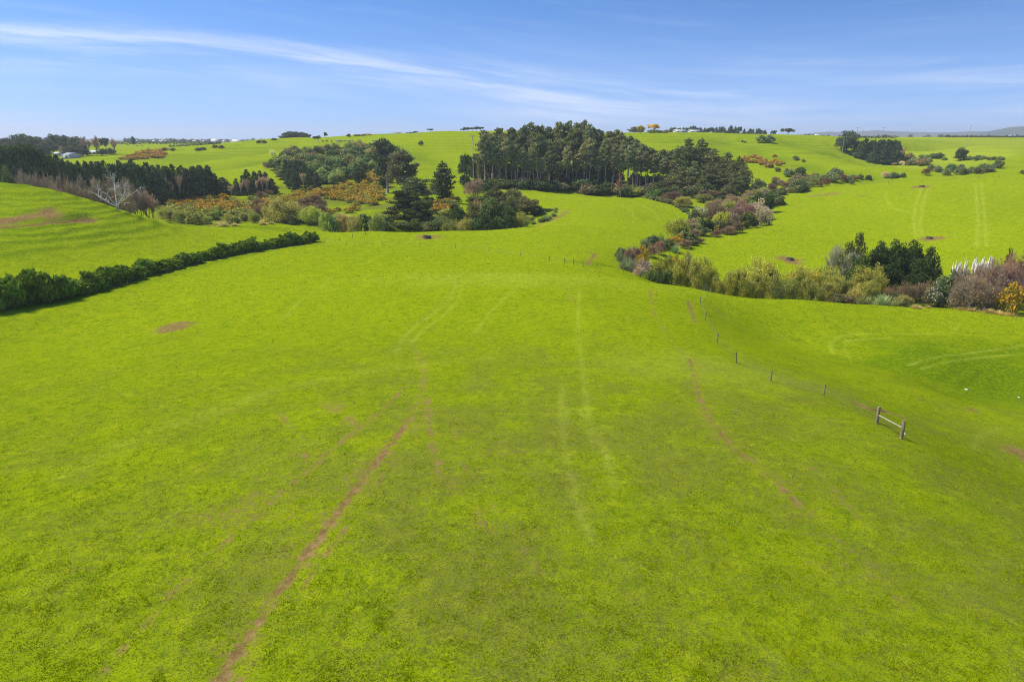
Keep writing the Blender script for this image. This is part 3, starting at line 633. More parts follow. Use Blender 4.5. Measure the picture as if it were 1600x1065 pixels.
# ------------------------------------------------------------------ placing and labelling
ORD = 'first second third fourth fifth sixth seventh eighth ninth tenth eleventh twelfth thirteenth fourteenth fifteenth sixteenth seventeenth eighteenth nineteenth twentieth'.split()
def ordw(i):
    tens = {2: 'twenty', 3: 'thirty', 4: 'forty', 5: 'fifty', 6: 'sixty', 7: 'seventy', 8: 'eighty'}; tth = {3: 'thirtieth', 4: 'fortieth', 5: 'fiftieth', 6: 'sixtieth', 7: 'seventieth', 8: 'eightieth'}
    if i < 20: return ORD[i]
    i += 1
    if i % 10 == 0: return tth[i // 10]
    return tens[i // 10] + '-' + ORD[i % 10 - 1]
PENDING = {}
BK = {}
def place(kind, px, base=None, Y=None, top=None, h=None, color=(.05, .08, .03), name='shrub', cat='shrub', label='', group=None, halfw=None, wf=1.0, var=None, sink=.0, rz=None):
    """base = picture row of the foot (or Y metres ahead); top = picture row of the tip (or h metres)"""
    lst = PROTO[kind]; H, W, parts = lst[rng.randint(len(lst)) if var is None else var % len(lst)]
    x, y, z = spot(px, Y) if Y is not None else hit(px, base)
    if top is not None:
        b_ = ray(px, top)[1]; h = b_ * y - z
    h = max(h, .3); s = h / H; sx = (halfw * y / FPX) / W if halfw else s * wf
    r_ = rng.uniform(0, 2 * PI) if rz is None else rz
    loc = (x, y, z - sink)
    if len(parts) == 1 and parts[0][0] == 'foliage':
        root = link(name, parts[0][1], None, loc, color)
    else:
        root = bpy.data.objects.new(name, None); C.objects.link(root); root.location = loc; root.empty_display_size = .5
        for pn, me, usecol in parts:
            o = bpy.data.objects.new(pn, me); C.objects.link(o); o.parent = root
            o.color = (*color, 1) if usecol else (1, 1, 1, 1)
    root.rotation_euler = (0, 0, r_); root.scale = (sx, sx, s)
    tag(root, label, cat, group)
    if '{o}' in label: PENDING.setdefault(label, []).append((px, root))
    return root
def jit(c, a=.12):
    f_ = 1 + rng.uniform(-a, a); g_ = 1 + rng.uniform(-a, a) * .5; return (c[0] * f_ * g_, c[1] * f_, c[2] * f_)
def inpoly(x, y, poly):
    c = False; j = len(poly) - 1
    for i in range(len(poly)):
        xi, yi = poly[i]; xj, yj = poly[j]
        if (yi > y) != (yj > y) and x < (xj - xi) * (y - yi) / (yj - yi) + xi: c = not c
        j = i
    return c
def scatter(poly, n_, mind=6, ysc=2.0):
    xs = [p[0] for p in poly]; ys = [p[1] for p in poly]; out = []; k = 0
    while len(out) < n_ and k < n_ * 60:
        k += 1; x, y = rng.uniform(min(xs), max(xs)), rng.uniform(min(ys), max(ys))
        if inpoly(x, y, poly) and all((x - a) ** 2 + ((y - b) * ysc) ** 2 > mind ** 2 for a, b in out): out.append((x, y))
    return out
def interp(tab, x): return float(np.interp(x, [t_[0] for t_ in tab], [t_[1] for t_ in tab]))
PINE = (.092, .102, .054); DARKC = (.042, .060, .024); HEDGE = (.078, .118, .014); SCRUB = (.125, .158, .060); OLIVE = (.165, .170, .032); WIL = (.27, .28, .045)
GORS = (.095, .105, .020); BARE = (.225, .185, .145); POP = (.34, .26, .20); PURP = (.205, .160, .120); BROWN = (.13, .10, .05)

# A. hedge of dark bushes
hx = [(-12, 487, 436), (18, 482, 433), (45, 477, 425), (72, 474, 424), (98, 470, 430), (122, 462, 437), (145, 457, 424), (168, 449, 419), (190, 443, 413), (210, 438, 417), (230, 431, 404), (250, 427, 405), (269, 421, 402), (286, 416, 396), (303, 413, 396), (320, 408, 389), (336, 405, 384), (351, 402, 381), (366, 399, 381), (380, 396, 378), (394, 395, 373), (407, 392, 376), (420, 390, 375), (432, 388, 370), (443, 386, 366), (453, 385, 362), (463, 384, 363), (473, 383, 364), (482, 381, 362), (489, 380, 364)]
for i, (px, bs, tp) in enumerate(hx):
    place('hedge', px + rng.uniform(-2, 2), bs - 2, top=tp + rng.uniform(-2, 3), color=jit(HEDGE, .1), name='hedge_bush', cat='hedge bush', label='dark green leafy bush in the hedge below the left hill, {o} from the left', group='bushes of the dark hedge', halfw=interp([(0, 25), (250, 17), (490, 10)], px))
for k in range(13):
    a, b_ = hx[k], hx[k + 1]; hx_px = (a[0] + b_[0]) / 2; place('hedge', hx_px, (a[1] + b_[1]) / 2 - 3, top=(a[2] + b_[2]) / 2 + rng.uniform(1, 6), color=jit(HEDGE, .1), name='hedge_bush', cat='hedge bush', label='dark green leafy bush in the hedge below the left hill, {o} from the left', group='bushes of the dark hedge', halfw=interp([(0, 22), (250, 15)], hx_px))
# B. shelter belt of dark young pines on the left
tops = [(-20, 215), (0, 221), (22, 231), (40, 229), (56, 230), (75, 234), (94, 243), (112, 251), (131, 255), (170, 256), (190, 255), (215, 254), (244, 262), (270, 262), (300, 263), (331, 264), (350, 283)]
for row, (dy, n_, off) in enumerate(((0, 42, 0), (22, 36, -3))):
    for i in range(n_):
        px = -14 + i * (362 / (n_ - 1)) + rng.uniform(-2, 2)
        Yb = interp([(-20, 265), (100, 275), (240, 288), (300, 305), (350, 325)], px) + dy
        tp = interp(tops, px) + off + rng.uniform(-3, 5)
        place('conifer', px, Y=Yb, top=tp, color=jit(DARKC), name='young_pine', cat='young pine', halfw=interp([(0, 17), (110, 13), (350, 11)], px) * rng.uniform(.9, 1.25),
              label='dark young pine in the %s row of the left shelter belt, {o} from the left' % ('front', 'back')[row], group='dark shelter belt pines')
for px, bs, tp in ((371, 305, 279), (381, 304, 274), (388, 304, 265), (400, 304, 268), (409, 303, 267), (417, 303, 269), (426, 303, 279)):
    place('conifer', px, bs, top=tp, color=jit(DARKC), name='young_pine', cat='young pine', halfw=9, label='dark young pine in the separate clump right of the shelter belt, {o} from the left', group='dark pine clump behind the bare poplars')
for px, bs, tp in ((8, None, 257), (26, None, 262), (-8, None, 252), (42, None, 276)):
    place('tree', px, Y=228, top=tp, color=jit((.05, .075, .022)), name='evergreen_tree', cat='tree', halfw=14, label='dull green evergreen behind the left hill crest, {o} from the left', group='evergreens behind the left hill')
# C. bare trees in the hollow
for px, Y, tp in ((44, 236, 266), (58, 234, 272), (72, 238, 270), (84, 232, 277), (95, 240, 273), (108, 234, 275), (120, 238, 272), (133, 232, 274), (146, 238, 281), (158, 232, 279), (170, 238, 276), (183, 240, 275), (196, 236, 278), (207, 238, 281), (217, 240, 287), (228, 242, 295), (238, 243, 305), (128, 228, 282), (165, 226, 284), (100, 228, 282), (205, 230, 288)):
    place('bare', px, Y=Y, top=tp, color=jit(BARE), name='bare_tree', cat='bare tree', halfw=17, label='leafless grey brown tree behind the left hill crest, {o} from the left', group='leafless trees behind the left hill')
place('dead', 184, 329, top=266, name='dead_tree', cat='dead tree', label='bleached white dead tree with forking bare limbs on the left hill crest', halfw=30, rz=.0)
# D. bare poplars in front of the dark pines
for px, bs, tp in ((272, 316, 275), (282, 315, 273), (337, 305, 281), (377, 306, 280), (388, 306, 279), (402, 305, 276), (411, 305, 276), (418, 305, 277), (475, 299, 270), (362, 306, 290)):
    place('poplar', px, bs, top=tp, color=jit(POP), name='bare_poplar', cat='bare tree', halfw=(8 if px < 300 else 5), label='slim leafless pinkish brown poplar against dark pines, {o} from the left', group='leafless poplars in the gorse valley')
# E. scrub on the slope
pol = [(428, 268), (448, 246), (500, 240), (560, 233), (600, 236), (604, 262), (565, 270), (540, 284), (520, 292), (440, 282)]
for px, py in scatter(pol, 95, 8, 1.7):
    k = rng.rand(); place('tree' if k < .55 else 'bush', px, py, h=rng.uniform(4.5, 8), color=jit(SCRUB if k < .6 else ((.05, .078, .03) if k < .9 else (.13, .12, .06)), .2), name='scrub_tree', cat='scrub tree', wf=1.25, label='rounded grey green scrub tree on the bushy slope left of the tall macrocarpas', group='scrub trees on the far slope')
for px, py in scatter([(440, 302), (455, 272), (480, 278), (500, 296), (500, 301)], 16, 7):
    place('fullpine', px, py, h=rng.uniform(9, 13), color=jit((.032, .048, .024)), name='evergreen_tree', cat='tree', wf=.8, label='dark evergreen at the foot of the bushy slope behind the gorse', group='dark evergreens at the foot of the slope')
place('cypress', 561, 285, top=256, color=(.04, .055, .03), name='evergreen_tree', cat='tree', halfw=12, label='dark rounded evergreen standing alone in the middle of the bushy slope')
for px, py in scatter([(404, 266), (440, 246), (500, 235), (530, 232), (500, 244), (440, 262)], 26, 5):
    place('twigbush', px, py, h=rng.uniform(2.5, 4), color=jit((.26, .18, .12)), name='brown_scrub', cat='scrub', wf=1.2, label='low brown scrub bush along the upper edge of the bushy slope', group='brown scrub above the bushy slope')
place('blossom', 427, 246, h=5, color=(.3, .33, .12), name='pale_shrub', cat='shrub', label='single pale yellowish shrub on the grass above the brown scrub')
# F. gorse
for poly, n_, hh in (([(262, 316), (300, 309), (352, 309), (350, 330), (300, 337), (270, 330)], 46, 2.2), ([(335, 325), (440, 312), (500, 292), (512, 300), (480, 318), (400, 340), (360, 335)], 66, 2.2), ([(505, 300), (540, 289), (592, 288), (603, 318), (575, 322), (540, 316), (515, 312)], 64, 2.2), ([(566, 280), (602, 264), (612, 285), (590, 290)], 22, 2.5), ([(672, 320), (712, 316), (706, 328), (680, 332)], 22, 2.2), ([(470, 328), (560, 326), (560, 336), (480, 340)], 12, 2.0)):
    for px, py in scatter(poly, n_, 5):
        k = rng.rand(); place('gorse', px, py, h=rng.uniform(.7, 1.15) * hh, color=jit(GORS if k < .62 else (BROWN if k < .8 else (.12, .15, .04)), .2), name='gorse_bush', cat='gorse bush', wf=1.3, label='low gorse bush with orange yellow flowers in the valley of gorse', group='gorse bushes in the valley')
for px, py in scatter([(382, 345), (395, 325), (425, 325), (432, 345)], 9, 8) + scatter([(455, 340), (465, 320), (500, 318), (512, 340)], 9, 8) + [(408, 312), (420, 308)]:
    place('twigbush', px, py, h=rng.uniform(3, 4.5), color=jit((.18, .13, .09)), name='brown_shrub', cat='shrub', wf=1.1, label='dull purplish brown twiggy shrub among the gorse', group='purplish brown shrubs in the gorse valley')
for px, py in scatter([(250, 330), (300, 335), (345, 342), (330, 352), (280, 350), (255, 342)], 20, 9) + scatter([(345, 338), (400, 340), (400, 350), (345, 350)], 8, 10):
    place('willow' if rng.rand() < .6 else 'bush', px, py, h=rng.uniform(2.5, 4.2), color=jit((.17, .18, .05), .2), name='olive_shrub', cat='shrub', wf=1.1, label='olive green bushy shrub at the lower left edge of the gorse valley', group='olive shrubs at the gorse edge')
def wil(px, bs, tp, hw, color, label, kind='willow', name='willow_bush', cat='willow', Y=None): return place(kind, px, bs, Y=Y, top=tp, color=color, halfw=hw, label=label, name=name, cat=cat)
wil(447, 348, 309, 27, (.19, .18, .06), 'largest round olive green bush below the gorse, beside the hedge end')
wil(426, 347, 322, 14, (.19, .19, .06), 'olive bush tucked against the left side of the largest round bush')
wil(487, 350, 322, 18, (.19, .22, .05), 'yellow green bush just right of the largest round olive bush')
for px, py, tp, hw, c in ((517, 355, 334, 12, (.10, .14, .04)), (507, 352, 332, 9, (.17, .2, .05)), (538, 356, 335, 13, (.22, .19, .08)), (555, 358, 338, 12, (.20, .19, .07)), (570, 359, 333, 14, (.05, .075, .025)), (590, 359, 334, 14, (.13, .15, .05)), (602, 358, 334, 12, (.10, .12, .04)), (604, 362, 345, 14, (.07, .085, .03))):
    place('willow' if c[0] > .12 else 'bush', px, Y=226 + rng.uniform(-6, 10), top=tp, color=c, halfw=hw, name='gully_shrub', cat='shrub', label='shrub in the gully row beyond the fence corner, {o} from the left', group='gully shrubs left of the big macrocarpas')
# G. macrocarpas
place('sprawl', 606, Y=330, top=201, color=(.050, .062, .040), halfw=24, var=1, name='macrocarpa_tree', cat='macrocarpa', label='tallest macrocarpa with bare pale trunk rising above the horizon, left group')
place('sprawl', 633, Y=300, top=219, color=(.075, .078, .050), halfw=29, var=1, name='macrocarpa_tree', cat='macrocarpa', label='brownish topped macrocarpa leaning against the tallest one, right side', rz=2)
place('sprawl', 650, Y=262, top=268, color=(.060, .075, .036), halfw=31, var=0, name='macrocarpa_tree', cat='macrocarpa', label='spreading macrocarpa with pale trunk directly below the brownish one')
place('sprawl', 633, Y=240, top=288, color=(.040, .050, .024), halfw=36, var=2, name='macrocarpa_tree', cat='macrocarpa', label='low dark spreading macrocarpa with foliage to the ground at the gully edge')
place('sprawl', 660, Y=234, top=305, color=(.046, .058, .026), halfw=30, var=2, name='macrocarpa_tree', cat='macrocarpa', label='low dark macrocarpa just right of the lowest spreading one', rz=1)
place('cypress', 692, Y=285, top=251, color=(.046, .058, .030), halfw=18, var=0, name='cypress_tree', cat='cypress', label='dense dark cone shaped cypress standing alone left of the pine wood')
place('cypress', 600, 293, top=272, color=(.03, .05, .025), halfw=9, name='cypress_tree', cat='cypress', label='small dark conical tree at the foot of the tallest macrocarpa')
place('umbrella', 729, Y=345, top=242, color=(.04, .058, .026), halfw=15, name='pine_tree', cat='pine', label='flat topped small pine on the grass at the left end of the pine wood')
place('bush', 727, Y=340, top=270, color=(.04, .058, .026), halfw=9, name='evergreen_shrub', cat='shrub', label='dark evergreen shrub beneath the flat topped small pine')
for px, tp, hw in ((738, 283, 13), (745, 280, 12)): place('twigbush', px, Y=320, top=tp, color=(.24, .18, .15), halfw=hw, name='bare_shrub', cat='shrub', label='grey pink leafless shrub under the left end of the pine wood, {o} from the left', group='leafless shrubs at the pine wood')
# H. the pine wood
wt = [(742, 262), (748, 240), (757, 203), (768, 208), (782, 199), (800, 200), (816, 195), (829, 191), (840, 197), (848, 195), (860, 197), (870, 191), (880, 194), (887, 188), (898, 191), (909, 187), (916, 193), (924, 199), (937, 201), (948, 206), (959, 202), (970, 206), (980, 212), (990, 218), (1002, 222), (1014, 225), (1024, 234), (1036, 228), (1046, 238), (1053, 226), (1066, 217), (1077, 215), (1090, 217), (1100, 221), (1112, 232), (1124, 238), (1134, 237), (1145, 240), (1156, 246), (1165, 256)]
lab = 'tall pine, %s rank of the central wood, {o} from left'
for i, (px, tp) in enumerate(wt):                               # tallest, they make the skyline
    if px < 1000: place('pine', px, Y=interp([(740, 372), (900, 395), (1000, 385)], px) + rng.uniform(-8, 8), top=tp - 1, color=jit(PINE), halfw=11 * rng.uniform(.95, 1.25), name='pine_tree', cat='pine', label=lab % 'back', group='back rank of the pine wood')
for i in range(27):
    px = 752 + i * 9.6 + rng.uniform(-2, 2); tp = interp(wt, px) + rng.uniform(8, 26)
    place('pine', px, Y=interp([(740, 362), (900, 385), (1000, 375)], px) + rng.uniform(-6, 6), top=tp, color=jit(PINE), halfw=10.5, name='pine_tree', cat='pine', label=lab % 'middle', group='middle rank of the pine wood')
for px, tp in ((758, 208), (770, 222), (779, 232), (790, 213), (806, 226), (815, 230), (823, 240), (834, 222), (843, 246), (858, 235), (872, 252), (884, 228), (899, 240), (912, 222), (922, 214), (934, 232), (945, 216), (957, 224), (968, 232), (980, 226), (994, 232), (1008, 236), (1020, 240), (1034, 246), (1045, 250)):
    place('pine', px, Y=interp([(740, 350), (830, 356), (900, 374), (1040, 358)], px), top=tp, var=(4, 1, 4)[int(px) % 3], color=jit((.115, .120, .068)), halfw=10, name='pine_tree', cat='pine', label='pale trunked pine, %s rank of the central wood, {o} from left' % 'front', group='front rank of the pine wood')
for px, tp in ((988, 221), (999, 224), (1010, 229), (1020, 233), (1030, 232), (1040, 234), (1049, 232)):
    place('pine', px, Y=372, top=tp, var=(0, 3, 1)[px % 3], color=jit(PINE), halfw=13, name='pine_tree', cat='pine', label='pine filling the dip right of centre in the wood, {o} from the left', group='pines in the dip of the wood')
for px in range(992, 1050, 7): place('bush', px, Y=376 + (px % 3) * 5, h=rng.uniform(3.5, 6), color=jit((.05, .062, .03), .2), name='undergrowth_shrub', cat='shrub', wf=1.2, label='dark undergrowth shrub along the foot of the pine wood', group='undergrowth of the pine wood')
for i, (px, Y, tp, hw) in enumerate([(1056, 362, 226, 16), (1072, 370, 214, 21), (1092, 372, 215, 22), (1110, 365, 230, 19), (1132, 360, 236, 19), (1150, 352, 243, 19), (1063, 345, 256, 15), (1084, 342, 250, 17), (1104, 338, 252, 17), (1124, 336, 262, 17), (1145, 334, 268, 17), (1160, 340, 256, 14), (1050, 352, 262, 12), (1096, 330, 276, 13), (1138, 326, 284, 13)]):
    place('fullpine', px, Y=Y, top=tp, color=jit((.078, .088, .044)), halfw=hw, name='pine_tree', cat='pine', label='broad bushy pine at the right end of the central wood, {o} from the left', group='broad pines at the right end of the wood')
place('poplar', 969, Y=345, top=271, color=(.24, .12, .07), halfw=6, name='rusty_tree', cat='tree', label='small rust coloured tree in front of the pine trunks')
for px in np.arange(745, 1130, 7.5):                           # understorey
    k = rng.rand(); place('bush', px + rng.uniform(-3, 3), Y=interp([(740, 340), (900, 368), (1040, 345), (1130, 322)], px) + rng.uniform(-8, 6), h=rng.uniform(3, 6), color=jit((.045, .065, .026) if k < .7 else (.10, .085, .055), .25), name='undergrowth_shrub', cat='shrub', wf=1.5, label='dark undergrowth shrub along the foot of the pine wood', group='undergrowth of the pine wood')
for i in range(34):
    px = 748 + i * 6.6; place('bush', px + rng.uniform(-3, 3), Y=rng.uniform(378, 400), h=rng.uniform(5, 9.5), color=jit((.045, .055, .032), .2), name='undergrowth_shrub', cat='shrub', wf=1.1, label='dark undergrowth shrub along the foot of the pine wood', group='undergrowth of the pine wood')
for px, py in scatter([(845, 290), (900, 270), (950, 285), (960, 296), (860, 300)], 22, 8):
    place('bush', px, Y=rng.uniform(370, 400), h=rng.uniform(4, 9), color=jit((.04, .058, .022), .25), name='undergrowth_shrub', cat='shrub', wf=1.3, label='dark undergrowth shrub along the foot of the pine wood', group='undergrowth of the pine wood')
# I. thicket in the central gully
big = [(700, 262, 312, 16, 'bush', (.09, .12, .05)), (745, 268, 303, 20, 'sprawl', (.055, .07, .032)), (772, 272, 291, 18, 'tree', (.05, .055, .03)), (800, 275, 293, 24, 'tree', (.085, .085, .040)), (823, 262, 306, 26, 'tree', (.080, .078, .036)), (790, 250, 304, 22, 'tree', (.075, .085, .036)), (768, 240, 309, 26, 'tree', (.055, .075, .028)), (740, 244, 316, 18, 'tree', (.10, .105, .042)), (714, 240, 323, 17, 'tree', (.030, .050, .018)), (793, 236, 322, 18, 'tree', (.045, .068, .025)), (812, 240, 333, 16, 'willow', (.16, .17, .045)), (838, 262, 322, 14, 'bush', (.05, .075, .025)), (848, 268, 325, 13, 'bush', (.045, .065, .022)), (858, 272, 326, 9, 'bush', (.04, .065, .022)), (690, 232, 336, 16, 'willow', (.10, .115, .045)), (676, 230, 342, 15, 'bush', (.07, .09, .035)), (704, 228, 344, 15, 'willow', (.13, .14, .045)), (724, 228, 341, 16, 'willow', (.17, .16, .05)), (744, 229, 342, 12, 'bush', (.05, .085, .03)), (760, 230, 334, 14, 'bush', (.035, .055, .02)), (778, 232, 336, 14, 'bush', (.045, .07, .024)), (746, 256, 312, 12, 'twigbush', (.36, .25, .14)), (693, 250, 326, 13, 'willow', (.20, .21, .06)), (826, 254, 336, 10, 'willow', (.17, .18, .05)), (842, 262, 339, 10, 'blossom', (.09, .11, .05)), (665, 229, 347, 14, 'willow', (.12, .12, .05)), (647, 228, 344, 14, 'bush', (.05, .065, .026)), (626, 229, 346, 14, 'bush', (.05, .065, .028))]
for px, Y, tp, hw, kd, c in big: place(kd, px, Y=Y, top=tp, color=c, halfw=hw, name='thicket_tree', cat='thicket tree', label='tree or shrub in the dense thicket beyond the water trough, {o} from the left', group='thicket in the central gully')
for px, bs in ((852, 345), (858, 342), (865, 338), (868, 332), (869, 328), (845, 347), (833, 350), (850, 335)): place('flax', px, bs, h=rng.uniform(1.2, 2.2), color=jit((.09, .12, .05)), name='tussock', cat='tussock', label='small tussock on the inside of the brown curved track', group='tussocks by the curved track')
# J. edge of the middle lobe
for px, bs, tp, hw, kd, c, nm in [(992, 309, 293, 15, 'willow', (.24, .25, .06), 'round yellow green willow below the pines at the lobe field edge'), (1022, 311, 296, 14, 'bush', (.05, .085, .025), 'bright dark green shrub right of the round yellow willow'), (1044, 316, 300, 12, 'twigbush', (.16, .11, .08), 'brown twiggy shrub below the broad pines'), (1055, 317, 298, 10, 'twigbush', (.13, .09, .08), 'dark brown twiggy shrub below the broad pines, right of the lighter one'), (1068, 325, 307, 15, 'willow', (.18, .17, .05), 'olive shrub at the lobe field edge below the broad pines'), (1100, 318, 303, 16, 'willow', (.12, .13, .045), 'dull olive shrub at the right foot of the pine wood'), (1030, 313, 306, 8, 'bush', (.06, .065, .05), 'low grey green shrub beside the bright dark green one'), (955, 304, 298, 6, 'blossom', (.16, .17, .06), 'low pale shrub left of the round yellow willow')]:
    place(kd, px, bs - 2, top=tp, color=c, halfw=hw, name='edge_shrub', cat='shrub', label=nm)
for px in np.arange(945, 1092, 6): place('bush', px, interp([(945, 303), (1000, 309), (1050, 320), (1092, 345)], px) - 1, h=rng.uniform(1.0, 2.2), color=jit((.10, .11, .06), .3), name='field_edge_shrub', cat='shrub', wf=1.4, label='low grey green shrub lining the far edge of the lobe shaped field', group='low shrubs along the lobe field edge')
# K. gully thicket right of the lobe
for px, Y, tp, hw, kd, c in [(1092, 262, 319, 14, 'blossom', (.15, .16, .08)), (1106, 268, 318, 13, 'twigbush', PURP), (1120, 262, 316, 15, 'twigbush', PURP), (1134, 272, 314, 14, 'willow', (.18, .19, .05)), (1150, 275, 317, 14, 'twigbush', (.24, .15, .15)), (1167, 272, 316, 14, 'twigbush', (.26, .18, .16)), (1185, 276, 313, 15, 'blossom', (.20, .16, .12)), (1148, 256, 322, 15, 'twigbush', (.24, .16, .16)), (1196, 262, 324, 13, 'blossom', (.22, .18, .13)), (1200, 280, 300, 9, 'bush', (.04, .065, .022)), (1183, 290, 302, 14, 'bush', (.05, .075, .022)), (1085, 256, 326, 10, 'bush', (.09, .10, .045)),
    (1126, 238, 331, 15, 'willow', (.18, .195, .035)), (1100, 232, 342, 13, 'bush', (.028, .045, .016)), (1113, 232, 345, 10, 'tree', (.030, .048, .018)), (1128, 228, 340, 16, 'bush', (.075, .075, .025)), (1145, 234, 333, 10, 'twigbush', PURP), (1166, 240, 331, 17, 'bush', (.055, .068, .020)), (1186, 246, 327, 12, 'blossom', (.16, .14, .09)), (1197, 248, 338, 8, 'blossom', (.12, .13, .06)), (1138, 224, 352, 12, 'twigbush', (.20, .15, .11)), (1150, 226, 345, 11, 'twigbush', (.16, .12, .09)), (1118, 220, 358, 9, 'twigbush', (.19, .13, .10)), (1088, 215, 352, 0, None, None)]:
    if kd: place(kd, px, Y=Y, top=tp, color=c, halfw=hw, name='gully_tree', cat='gully tree', label='bush in the mixed thicket right of the lobe field, {o} from the left', group='mixed thicket right of the lobe field')
for poly, n_, h0_, h1_ in (([(1076, 352), (1094, 346), (1102, 372), (1066, 381)], 12, 2.2, 3.6), ([(1092, 326), (1160, 316), (1200, 304), (1212, 320), (1180, 334), (1100, 340)], 20, 3.0, 5.0), ([(1168, 302), (1232, 276), (1300, 276), (1285, 290), (1212, 312)], 24, 2.2, 4.0)):
    for px, py in scatter(poly, n_, 7):
        k = rng.rand(); place(('willow', 'bush', 'twigbush')[int(k * 3)], px, py, h=rng.uniform(h0_, h1_), color=jit(((.15, .16, .05), (.085, .105, .045), (.21, .17, .12))[int(k * 3)], .2), name='gully_scrub', cat='scrub', wf=1.3, label='olive brown scrub bush knitting the gully thicket together right of the lobe field', group='scrub filling the right gully')
place('willow', 1058, Y=206, top=341, color=(.185, .195, .040), halfw=20, var=1, name='willow_bush', cat='willow', label='round yellow green willow standing on the gully edge right of the lobe field')
place('gorsebig', 1058, Y=200, top=366, color=GORS, halfw=13, name='gorse_bush', cat='gorse bush', label='orange gorse at the foot of the round yellow green willow')
for px, Y, tp, hw, kd, c in [(1008, 192, 371, 11, 'flax', (.07, .09, .05)), (1020, 194, 366, 12, 'bush', (.06, .075, .04)), (1033, 193, 364, 12, 'flax', (.08, .10, .06)), (1044, 195, 372, 10, 'bush', (.09, .10, .035)), (1030, 186, 376, 10, 'twigbush', (.20, .14, .10)), (1018, 182, 380, 10, 'twigbush', (.22, .16, .11)), (1055, 190, 380, 8, 'flax', (.11, .16, .08)), (1070, 196, 374, 12, 'twigbush', (.20, .15, .10)), (1082, 200, 373, 10, 'bush', (.06, .07, .03)), (1094, 204, 372, 8, 'twigbush', (.15, .11, .08)), (970, 170, 386, 9, 'bush', (.08, .10, .04)), (982, 168, 386, 11, 'twigbush', (.20, .14, .11)), (992, 170, 384, 11, 'twigbush', (.17, .12, .10)), (968, 166, 390, 8, 'flax', (.09, .11, .07)),
    (1003, 172, 383, 10, 'gorsebig', GORS), (1003, 166, 391, 11, 'gorsebig', GORS), (1054, 172, 396, 8, 'gorsebig', GORS), (978, 152, 400, 13, 'flax', (.11, .13, .09)), (990, 150, 403, 12, 'flax', (.12, .13, .10)), (1004, 150, 404, 13, 'twigbush', (.30, .25, .22)), (975, 148, 408, 10, 'flax', (.09, .11, .06)), (1000, 143, 414, 12, 'twigbush', (.28, .23, .20)), (1018, 141, 419, 12, 'flax', (.05, .075, .03)), (1032, 140, 421, 12, 'flax', (.05, .075, .03)), (1044, 140, 420, 9, 'bush', (.05, .07, .025))]:
    place(kd, px, Y=Y, top=tp, color=c, halfw=hw, name='gully_shrub', cat='gully shrub', label='shrub in the narrow gully where the fence bends, {o} from the left', group='shrubs of the narrow gully by the fence bend')
# L. willows in front of the right hillside
for px, Y, tp, hw, c in [(1030, 150, 405, 16, OLIVE), (1048, 148, 400, 17, OLIVE), (1066, 146, 404, 17, OLIVE), (1084, 144, 402, 18, (.22, .22, .05)), (1102, 142, 408, 17, OLIVE), (1055, 140, 414, 15, (.18, .18, .04)), (1092, 138, 420, 14, (.16, .16, .04)), (1120, 138, 432, 13, (.17, .17, .05)), (1138, 138, 423, 15, (.22, .22, .05)), (1152, 140, 419, 15, (.22, .22, .055)), (1164, 136, 432, 14, (.17, .17, .04)), (1190, 142, 405, 25, (.23, .23, .055)), (1178, 138, 424, 14, (.2, .2, .05)), (1208, 136, 430, 15, (.15, .15, .04)), (1234, 140, 418, 20, (.22, .22, .05)), (1256, 142, 414, 20, (.25, .24, .05)), (1278, 142, 416, 18, (.23, .23, .05)), (1300, 140, 421, 18, (.18, .18, .045)), (1228, 134, 436, 16, (.13, .14, .04)), (1262, 134, 434, 17, (.14, .14, .04)), (1290, 134, 440, 15, (.16, .15, .045)), (1318, 136, 436, 15, (.15, .15, .045)), (1345, 140, 418, 17, (.19, .18, .045)), (1362, 140, 417, 17, (.19, .185, .045)), (1355, 134, 436, 16, (.17, .165, .045)), (1215, 130, 448, 10, (.07, .08, .03)), (1336, 134, 446, 14, (.22, .20, .07)), (1385, 146, 432, 12, (.2, .2, .05))]:
    place('willow', px, Y=Y, top=tp, color=c, halfw=hw, name='willow_bush', cat='willow', label='olive green twiggy willow in the long row behind the fence crest, {o} from the left', group='row of willows behind the crest')
place('wispy', 1073, Y=139, top=388, color=(.18, .17, .06), halfw=15, name='sapling', cat='sapling', label='thin upright half bare sapling poking above the left willows')
for px, Y, tp, hw, kd, c, lb in [(1325, 150, 364, 24, 'tree', (.075, .085, .022), 'tall olive topped tree at the left of the dark evergreen clump'), (1312, 148, 384, 26, 'bare', (.23, .24, .19), 'grey half bare tree behind the olive topped one, at the left'), (1330, 144, 396, 20, 'tree', (.05, .075, .02), 'mid green tree below the tall olive topped one'),
    (1366, 152, 379, 20, 'tree', (.030, .046, .014), 'dark evergreen leftmost in the wide dark clump above the right bowl'), (1392, 154, 377, 22, 'tree', (.032, .048, .015), 'dark evergreen with the highest crown in the wide dark clump'), (1418, 154, 378, 22, 'tree', (.034, .050, .015), 'dark evergreen right of the highest one in the dark clump'), (1442, 152, 386, 21, 'tree', (.033, .047, .015), 'dark evergreen rightmost in the wide dark clump above the right bowl'), (1384, 144, 402, 20, 'tree', (.028, .042, .013), 'dark lower evergreen at the front left of the dark clump'), (1430, 145, 404, 24, 'tree', (.026, .040, .012), 'dark lower evergreen at the front right of the dark clump')]:
    place(kd, px, Y=Y, top=tp, color=c, halfw=hw, name='evergreen_tree' if kd == 'tree' else 'bare_tree', cat='tree', label=lb)
